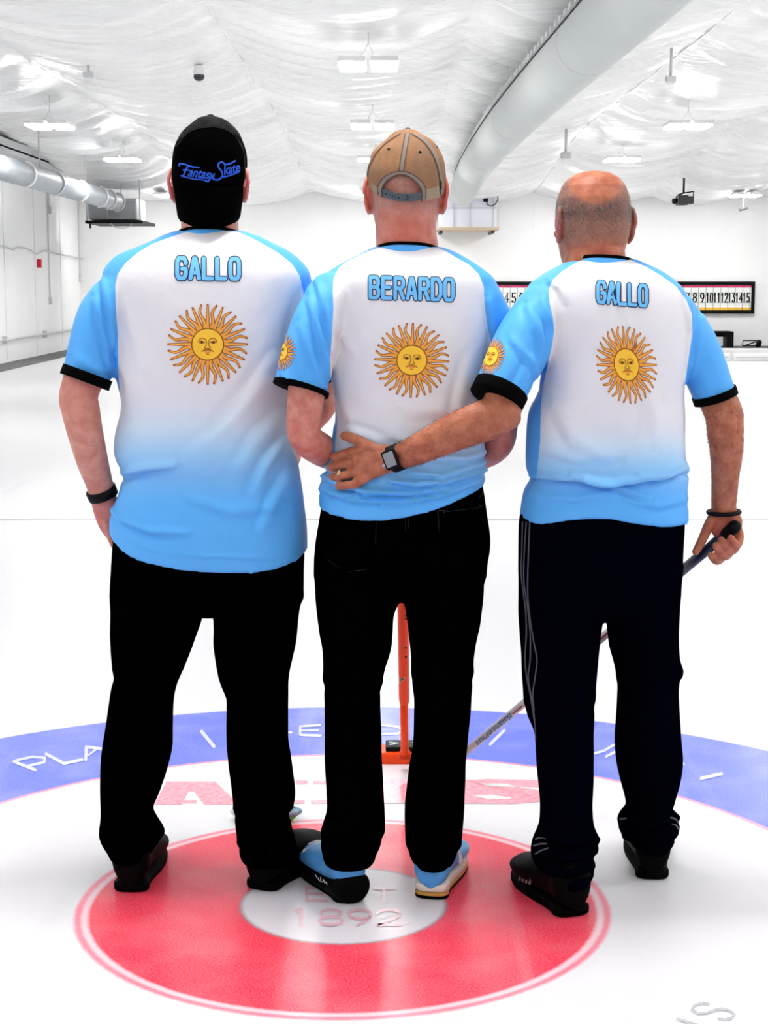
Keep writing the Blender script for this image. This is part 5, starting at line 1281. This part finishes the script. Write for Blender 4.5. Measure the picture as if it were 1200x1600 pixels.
# right arm down to the broom handle
arm_limb(bm, [(1036, 482, 3.82, 22, .045), (1088, 560, 3.815, 27, .048), (1119, 620, 3.805, 29, .047), (1131, 648, 3.80, 29.5, .047), (1133, 672, 3.80, 28.5, .045), (1135, 708, 3.815, 25.5, .039), (1133, 747, 3.835, 21.5, .031), (1131, 782, 3.852, 20, .026), (1131, 800, 3.858, 20, .024)], seg=5, N=26)
arm_limb(bm, [(1131, 798, 3.858, 20, .022), (1132, 811, 3.862, 26, .019), (1136, 824, 3.864, 26, .018), (1142, 838, 3.864, 19, .016)], seg=4)
for P in ([(1147, 818, 3.868), (1155.5, 836, 3.856), (1150.5, 853, 3.828), (1142, 841, 3.806)], [(1144, 826, 3.872), (1151, 850, 3.858), (1141, 861, 3.826), (1127, 844, 3.806)], [(1138, 834, 3.874), (1141, 860, 3.858), (1131, 869, 3.826), (1118, 853, 3.807)], [(1128, 840, 3.874), (1128, 868, 3.86), (1120, 876, 3.83), (1111, 868, 3.810)]):
    limb(bm, [pt(*q) for q in P], [.0115, .0110, .0105, .0088], N=14, seg=5)
limb(bm, [pt(1116, 806, 3.858), pt(1106, 824, 3.848), pt(1097, 844, 3.835), pt(1087, 862, 3.825)], [(.014, .014), .0125, .0112, .0088], N=14, seg=4)
legs_inside(bm, YR, [(pt(880, 890, YR), pt(878, 1130, 3.76), pt(882, 1350, 3.70)), (pt(1000, 890, YR), pt(1014, 1120, 3.88), pt(1015, 1315, 3.945))])
me = remesh(bm, .0022, 3)
def stubR(co):
    px, py = projn(co); p = (co - np.array(hcR)) @ np.array(Matrix.Rotation(yawR, 3, 'Z'))
    x, y, z = p[:, 0], p[:, 1], p[:, 2]
    bald = ((px - 931) / 43) ** 2 + ((py - 283) / 36) ** 2
    edge = np.clip((bald - .75) / .45, 0, 1)
    low = np.clip((z + .050) / .03, 0, 1)
    fr = np.clip((.075 - y) / .03, 0, 1)
    dark = .55 + .45 * np.exp(-(((py - 326) / 17) ** 2))
    return edge * low * fr * dark * (z > -.10) * (np.abs(x) < .095)
set_skin_attrs(me, [TR(q * .092, -.012, 0) for q in (-1, 1)], .042, [(TR(0, -.075, -.075), .055, .5), (pt(1130, 830, 3.84), .06, .35)], stubble=stubR)
P_R = finish_person(me, (gnd(950, 1380).x, YR, 0), SK_R, 'balding man in navy track trousers, at the right, arm round the middle man')
S_R, bvSR = build_shirt(P_R, YR, rowsR, hemR, 770, slvR, foldsR, panR, (640, 790), 9.7)
collar(S_R, 942, 401, YR + .027, 49, .077, tilt=.045)
band_limb('sleeve_trim', [(784, 607, 3.682, 44, .079), (775, 625, 3.673, 44, .079)], M_TRIM, S_R)
band_limb('sleeve_trim', [(1115, 612, 3.82, 35, .077), (1119, 624, 3.82, 35, .077)], M_TRIM, S_R)
pr = Print(on(bvSR)); write(pr, 'GALLO', 934, 472, 11.0, 31, 5.2, .085, [(8.2, .0014, 0), (5.2, .0022, 1)]); pr.done('name_print', M_NAME, S_R)
sun_print(on(bvSR), 979, 570, 25, 61, sx=.77, shear=.10).done('sun_emblem', M_SUN, S_R)
sun_print(on(bvSR), 768, 557, 15, 29, sx=.72, shear=-.15).done('sleeve_sun_emblem', M_SUN, S_R)
legs = [([(880, 810, 943), (920, 810, 943), (955, 810, 943), (992, 812, 938), (1017, 814, 935), (1055, 815, 932), (1085, 818, 929), (1110, 821, 928), (1145, 834, 927), (1180, 837, 927), (1230, 842, 926), (1262, 844, 925), (1290, 842, 928), (1312, 832, 937), (1328, 829, 934), (1342, 829, 928), (1358, 836, 930), (1372, 850, 927), (1384, 862, 920)], 3.71, .128),
        ([(880, 943, 1067), (920, 944, 1063), (955, 945, 1061), (980, 949, 1060), (1010, 952, 1060), (1030, 957, 1062), (1050, 961, 1066), (1070, 964, 1060), (1100, 964, 1061), (1155, 961, 1064), (1190, 964, 1066), (1220, 970, 1062), (1250, 978, 1053), (1264, 978, 1050), (1276, 968, 1060), (1292, 965, 1062), (1308, 970, 1058), (1322, 979, 1052), (1334, 992, 1044)], 3.94, .122)]
foldsT = [([(845, 1300), (880, 1318), (932, 1314)], 6, .010), ([(838, 1330), (880, 1345), (925, 1336)], 5, .008), ([(850, 1362), (885, 1370), (922, 1358)], 5, .006), ([(970, 1280), (1010, 1292), (1058, 1278)], 6, .010), ([(975, 1308), (1015, 1316), (1054, 1306)], 5, .007), ([(820, 1090), (870, 1105), (925, 1090)], 12, .004), ([(966, 1060), (1010, 1068), (1060, 1052)], 9, .005)]
T_R, bvTR = build_trousers(P_R, YR, [(760, 822, 1066, .118, .14, 0), (812, 812, 1069, .132, .14, 0), (855, 810, 1067, .142, .135, 0), (905, 810, 1064, .14, .13, 0), (945, 816, 1057, .118, .115, 0), (964, 870, 1010, .07, .07, 0)], legs, M_NAVY, foldsT, seed=6)
for w_, ls in ((2.0, ([(817, 815), (816, 860), (815, 895), (819, 930), (822, 955), (823, 990), (821, 1030), (824, 1060), (830, 1090), (836, 1130)], [(823, 815), (820, 860), (819, 905), (825, 950), (829, 990), (829, 1030), (826, 1060), (833, 1100), (837, 1140), (838, 1180), (842, 1225)], [(828.5, 815), (826.5, 860), (825, 920), (828, 960), (834, 1000), (839.5, 1030), (837, 1055), (833, 1085), (835, 1110)])),
        (2.2, ([(837, 1312), (845, 1309), (853, 1310)], [(834, 1322), (844, 1319), (855, 1319)], [(836, 1334), (845, 1330), (857, 1325)], [(969, 1280), (979, 1279)], [(1047, 1278), (1055, 1280), (1061, 1287)], [(1049, 1287), (1056, 1290), (1060, 1296)]))):
    for l in ls:
        pr = Print(on(bvTR)); pr.stroke([tuple(q) for q in catmull(l, 5)], w_, .0012, 0, joints=False); pr.done('side_stripe', [M_STRIPE], T_R)
a1 = math.radians(-18); h1 = gnd(899, 1434); u = shoe(P_R, h1, a1, None, sole_mats=[M_SOLE], upper_mat=M_SHOE, length=.30, width=.122, hgt=.115)
f = Vector((math.sin(a1), math.cos(a1), 0)); r = Vector((math.cos(a1), -math.sin(a1), 0))
bm = bmesh.new()
for k in range(4):
    q = h1 + f * (.135 + .02 * k) + Vector((0, 0, .070 - .004 * k)) - r * .046; limb(bm, [q, q + Vector((0, 0, -.018)) - r * .006, q + Vector((0, 0, -.034)) - r * .006 + f * .01], [.0035] * 3, N=8, seg=2)
add('grey_panel', bm, M_SHOEG, u)
h2 = gnd(1020, 1376); shoe(P_R, h2, math.radians(4), None, sole_mats=[M_SOLE], upper_mat=M_SHOE, length=.30, width=.114, hgt=.115)
# smartwatch on the left wrist
ax = (fore[5] - fore[7]).normalized(); nrm = Vector((0, -1, 0)); nrm = (nrm - ax * nrm.dot(ax)).normalized(); nrm = (nrm + Vector((0, 0, .18))).normalized(); nrm = (nrm - ax * nrm.dot(ax)).normalized(); sd = nrm.cross(ax).normalized()
wc = fore[6].lerp(fore[7], .55)
e = bmesh.new(); limb(e, [wc - ax * .011, wc + ax * .011], [(px2m(22, 3.67), .029)] * 2, ref=Vector((0, 1, 0)), seg=2, N=28, round0=False, round1=False)
wb_ = add('watch', e, M_BLACK, P_R)
Rm = Matrix((ax, sd, nrm)).transposed()
cc_ = wc + nrm * .031
bm = bmesh.new(); box(bm, cc_, (.034, .044, .011), rot=Rm, bevel=.0048); add('watch_case', bm, M_BLACK, wb_)
bm = bmesh.new(); box(bm, cc_ + nrm * .0052, (.025, .033, .0016), rot=Rm, bevel=.0006); add('watch_screen', bm, mat('grey_watch_screen', srgb(136, 138, 143), .35, .4), wb_)
bm = bmesh.new(); limb(bm, [cc_ - ax * .018 - sd * .008, cc_ - ax * .0205 - sd * .008], [.004, .004], seg=1, N=12); add('watch_crown', bm, mat('steel_crown', srgb(190, 190, 192), .3, .5, metal=.6), wb_)
q0 = B(536, 741, .012); q1 = B(528, 743.2, .0115)
bm = bmesh.new(); limb(bm, [q0.lerp(q1, .2), q0.lerp(q1, .8)], [.0122, .0122], seg=1, N=20, round0=False, round1=False); add('ring', bm, mat('gold_ring', srgb(226, 196, 150), .25, .5, metal=.7), P_R)
# bangle on the right wrist
c0 = pt(1131, 800, 3.858); tl = math.radians(8)
bm = bmesh.new(); limb(bm, [c0 + Vector((.0365 * math.cos(t), .0295 * math.sin(t), .002 * math.sin(t) + .0365 * math.cos(t) * .03)) for t in [2 * math.pi * k / 40 for k in range(41)]], [.0052] * 41, N=10, seg=1, smoothpath=False, round0=False, round1=False)
add('bracelet', bm, M_BLACK, P_R)
# broom in the right hand
A0 = pt(1143, 827, 3.836)
A1 = pt(690, 1206.5, gnd(690, 1206.5).y - .01)
ad = (A1 - A0); Lb = ad.length; ad.normalize()
e = empty('curling_broom', A1, 'grey curling broom with dark grip in the right man\'s hand, slanting to the ice', 'curling broom')
M_SIL = mat('grey_broom_handle', srgb(178, 172, 172), .35, .4, metal=.2); M_DNV = mat('dark_blue_grip', srgb(22, 34, 58), .35, .4)
bm = bmesh.new(); limb(bm, [A0 - ad * .012, A0 + ad * .02], [.0155, .0145], N=18, seg=2); add('end_cap', bm, M_BLACK, e)
bm = bmesh.new(); limb(bm, [A0 + ad * .015, A0 + ad * .24], [.0130, .0122], N=18, seg=1, round0=False, round1=False); add('grip', bm, M_DNV, e)
bm = bmesh.new(); limb(bm, [A0 + ad * .235, A0 + ad * (Lb - .02)], [.0112, .0108], N=18, seg=1, round0=False, round1=False); sh = add('shaft', bm, M_SIL, e)
bvs = bvh_of(sh.data); mo2 = woff(sh)
def ons(x, y, off):
    d = ray(x, y).normalized(); loc, nor, i_, ds = bvs.ray_cast(Vector((0, 0, H)) - mo2, d)
    return None if loc is None else loc + mo2 + nor * off
M_BLUP = mat('blue_handle_print', srgb(44, 104, 150), .4); M_DRP = mat('dark_red_print', srgb(130, 70, 70), .4)
text_print(None, 'BalancePlus', 798, 1113, 13.5, 1.15, .15, math.radians(180 - 40.1), M_BLUP, 'handle_lettering', sh, off=.0008, bold=.015, place=ons)
pr = Print(ons); pr.stroke([(801, 1115.5), (816, 1103)], 2.5, .0007, 0, joints=False); pr.stroke([(936, 1001), (952, 987)], 3, .0007, 0, joints=False); pr.done('handle_stripe', [M_DRP], sh)
g0 = A1.copy(); g0.z = 0
bm = bmesh.new(); box(bm, g0 + Vector((-.01, .02, .018)), (.13, .075, .030), bevel=.006); add('pad', bm, M_DARK, e, smooth=False)
bm = bmesh.new(); box(bm, g0 + Vector((-.01, .02, .038)), (.10, .055, .014), bevel=.004); add('head_plate', bm, M_BLACK, e, smooth=False)
# clipped grey hair of the balding man
hb = bvh_of(P_R.data); ho = woff(P_R)
rng = random.Random(3); bm = bmesh.new(); n_ = 0; tries = 0
Mi = Matrix.Rotation(-yawR, 3, 'Z')
while n_ < 6000 and tries < 60000:
    tries += 1
    v = Vector((rng.gauss(0, 1), rng.gauss(-.35, 1), rng.gauss(.1, .8))).normalized()
    loc, nor, idx, ds = hb.ray_cast(hcR - ho + v * .30, -v)
    if loc is None: continue
    q = loc + ho; st_ = float(stubR(np.array([q]))[0])
    if (q - hcR).length > .135 or rng.random() > st_: continue
    lo_ = Mi @ (q - hcR)
    if abs(lo_.x) > .079 and abs(lo_.y + .005) < .03 and lo_.z < .035: continue
    dr = (nor * .75 + Vector((rng.uniform(-.4, .4), rng.uniform(-.4, .4), -.75 + rng.uniform(-.3, .3)))).normalized()
    ln = rng.uniform(.0025, .0050); t1 = dr.cross(Vector((rng.random(), rng.random(), rng.random()))).normalized() * .00042
    t2 = dr.cross(t1).normalized() * .00042
    a = [bm.verts.new(q + t1), bm.verts.new(q - t1 * .5 + t2), bm.verts.new(q - t1 * .5 - t2), bm.verts.new(q + dr * ln)]
    pxq, pyq = proj(q); dark = rng.random() < (.12 + .72 * math.exp(-((pyq - 327) / 14) ** 2)) * (1 if abs(pxq - 928) < 40 else .45)
    for tri in ((0, 1, 3), (1, 2, 3), (2, 0, 3)): bm.faces.new([a[k] for k in tri]).material_index = 0 if dark else (1 if rng.random() < (.8 if pyq < 345 else .15) else 2)
    n_ += 1
hair_ = add('hair', bm, [mat('dark_grey_hair', srgb(96, 84, 80), .6), mat('grey_hair', srgb(176, 162, 154), .6), mat('sandy_hair', srgb(206, 176, 152), .6)], P_R)

# dark hair on the forearms of the right man
bm = bmesh.new(); rng = random.Random(11)
paths = [[fore[3], fore[4], fore[5], fore[6]], [pt(1120, 622, 3.805), pt(1132, 660, 3.80), pt(1135, 710, 3.815), pt(1132, 780, 3.852)]]
for P_ in paths:
    for k in range(1500):
        t = rng.random() * (len(P_) - 1) * .999; i = int(t); c = P_[i].lerp(P_[i + 1], t - i); dirp = (P_[i + 1] - P_[i]).normalized()
        v = Vector((rng.gauss(0, 1), rng.gauss(-.5, .8), rng.gauss(0, 1))); v = (v - dirp * v.dot(dirp)).normalized()
        loc, nor, idx, ds = hb.ray_cast(c + v * .09 - ho, -v, .09)
        if loc is None: continue
        q = loc + ho; dr = (dirp * .9 + nor * .35 + Vector((rng.uniform(-.5, .5), rng.uniform(-.2, .2), rng.uniform(-.5, .5)))).normalized()
        t1 = dr.cross(nor).normalized() * .00022; t2 = dr.cross(t1).normalized() * .00022; ln = rng.uniform(.005, .011)
        a_ = [bm.verts.new(q + t1), bm.verts.new(q - t1 * .5 + t2), bm.verts.new(q - t1 * .5 - t2), bm.verts.new(q + dr * ln + nor * .001)]
        for tri in ((0, 1, 3), (1, 2, 3), (2, 0, 3)): bm.faces.new([a_[j] for j in tri])
add('arm_hair', bm, mat('brown_arm_hair', srgb(112, 66, 46), .6), P_R)['kind'] = 'stuff'
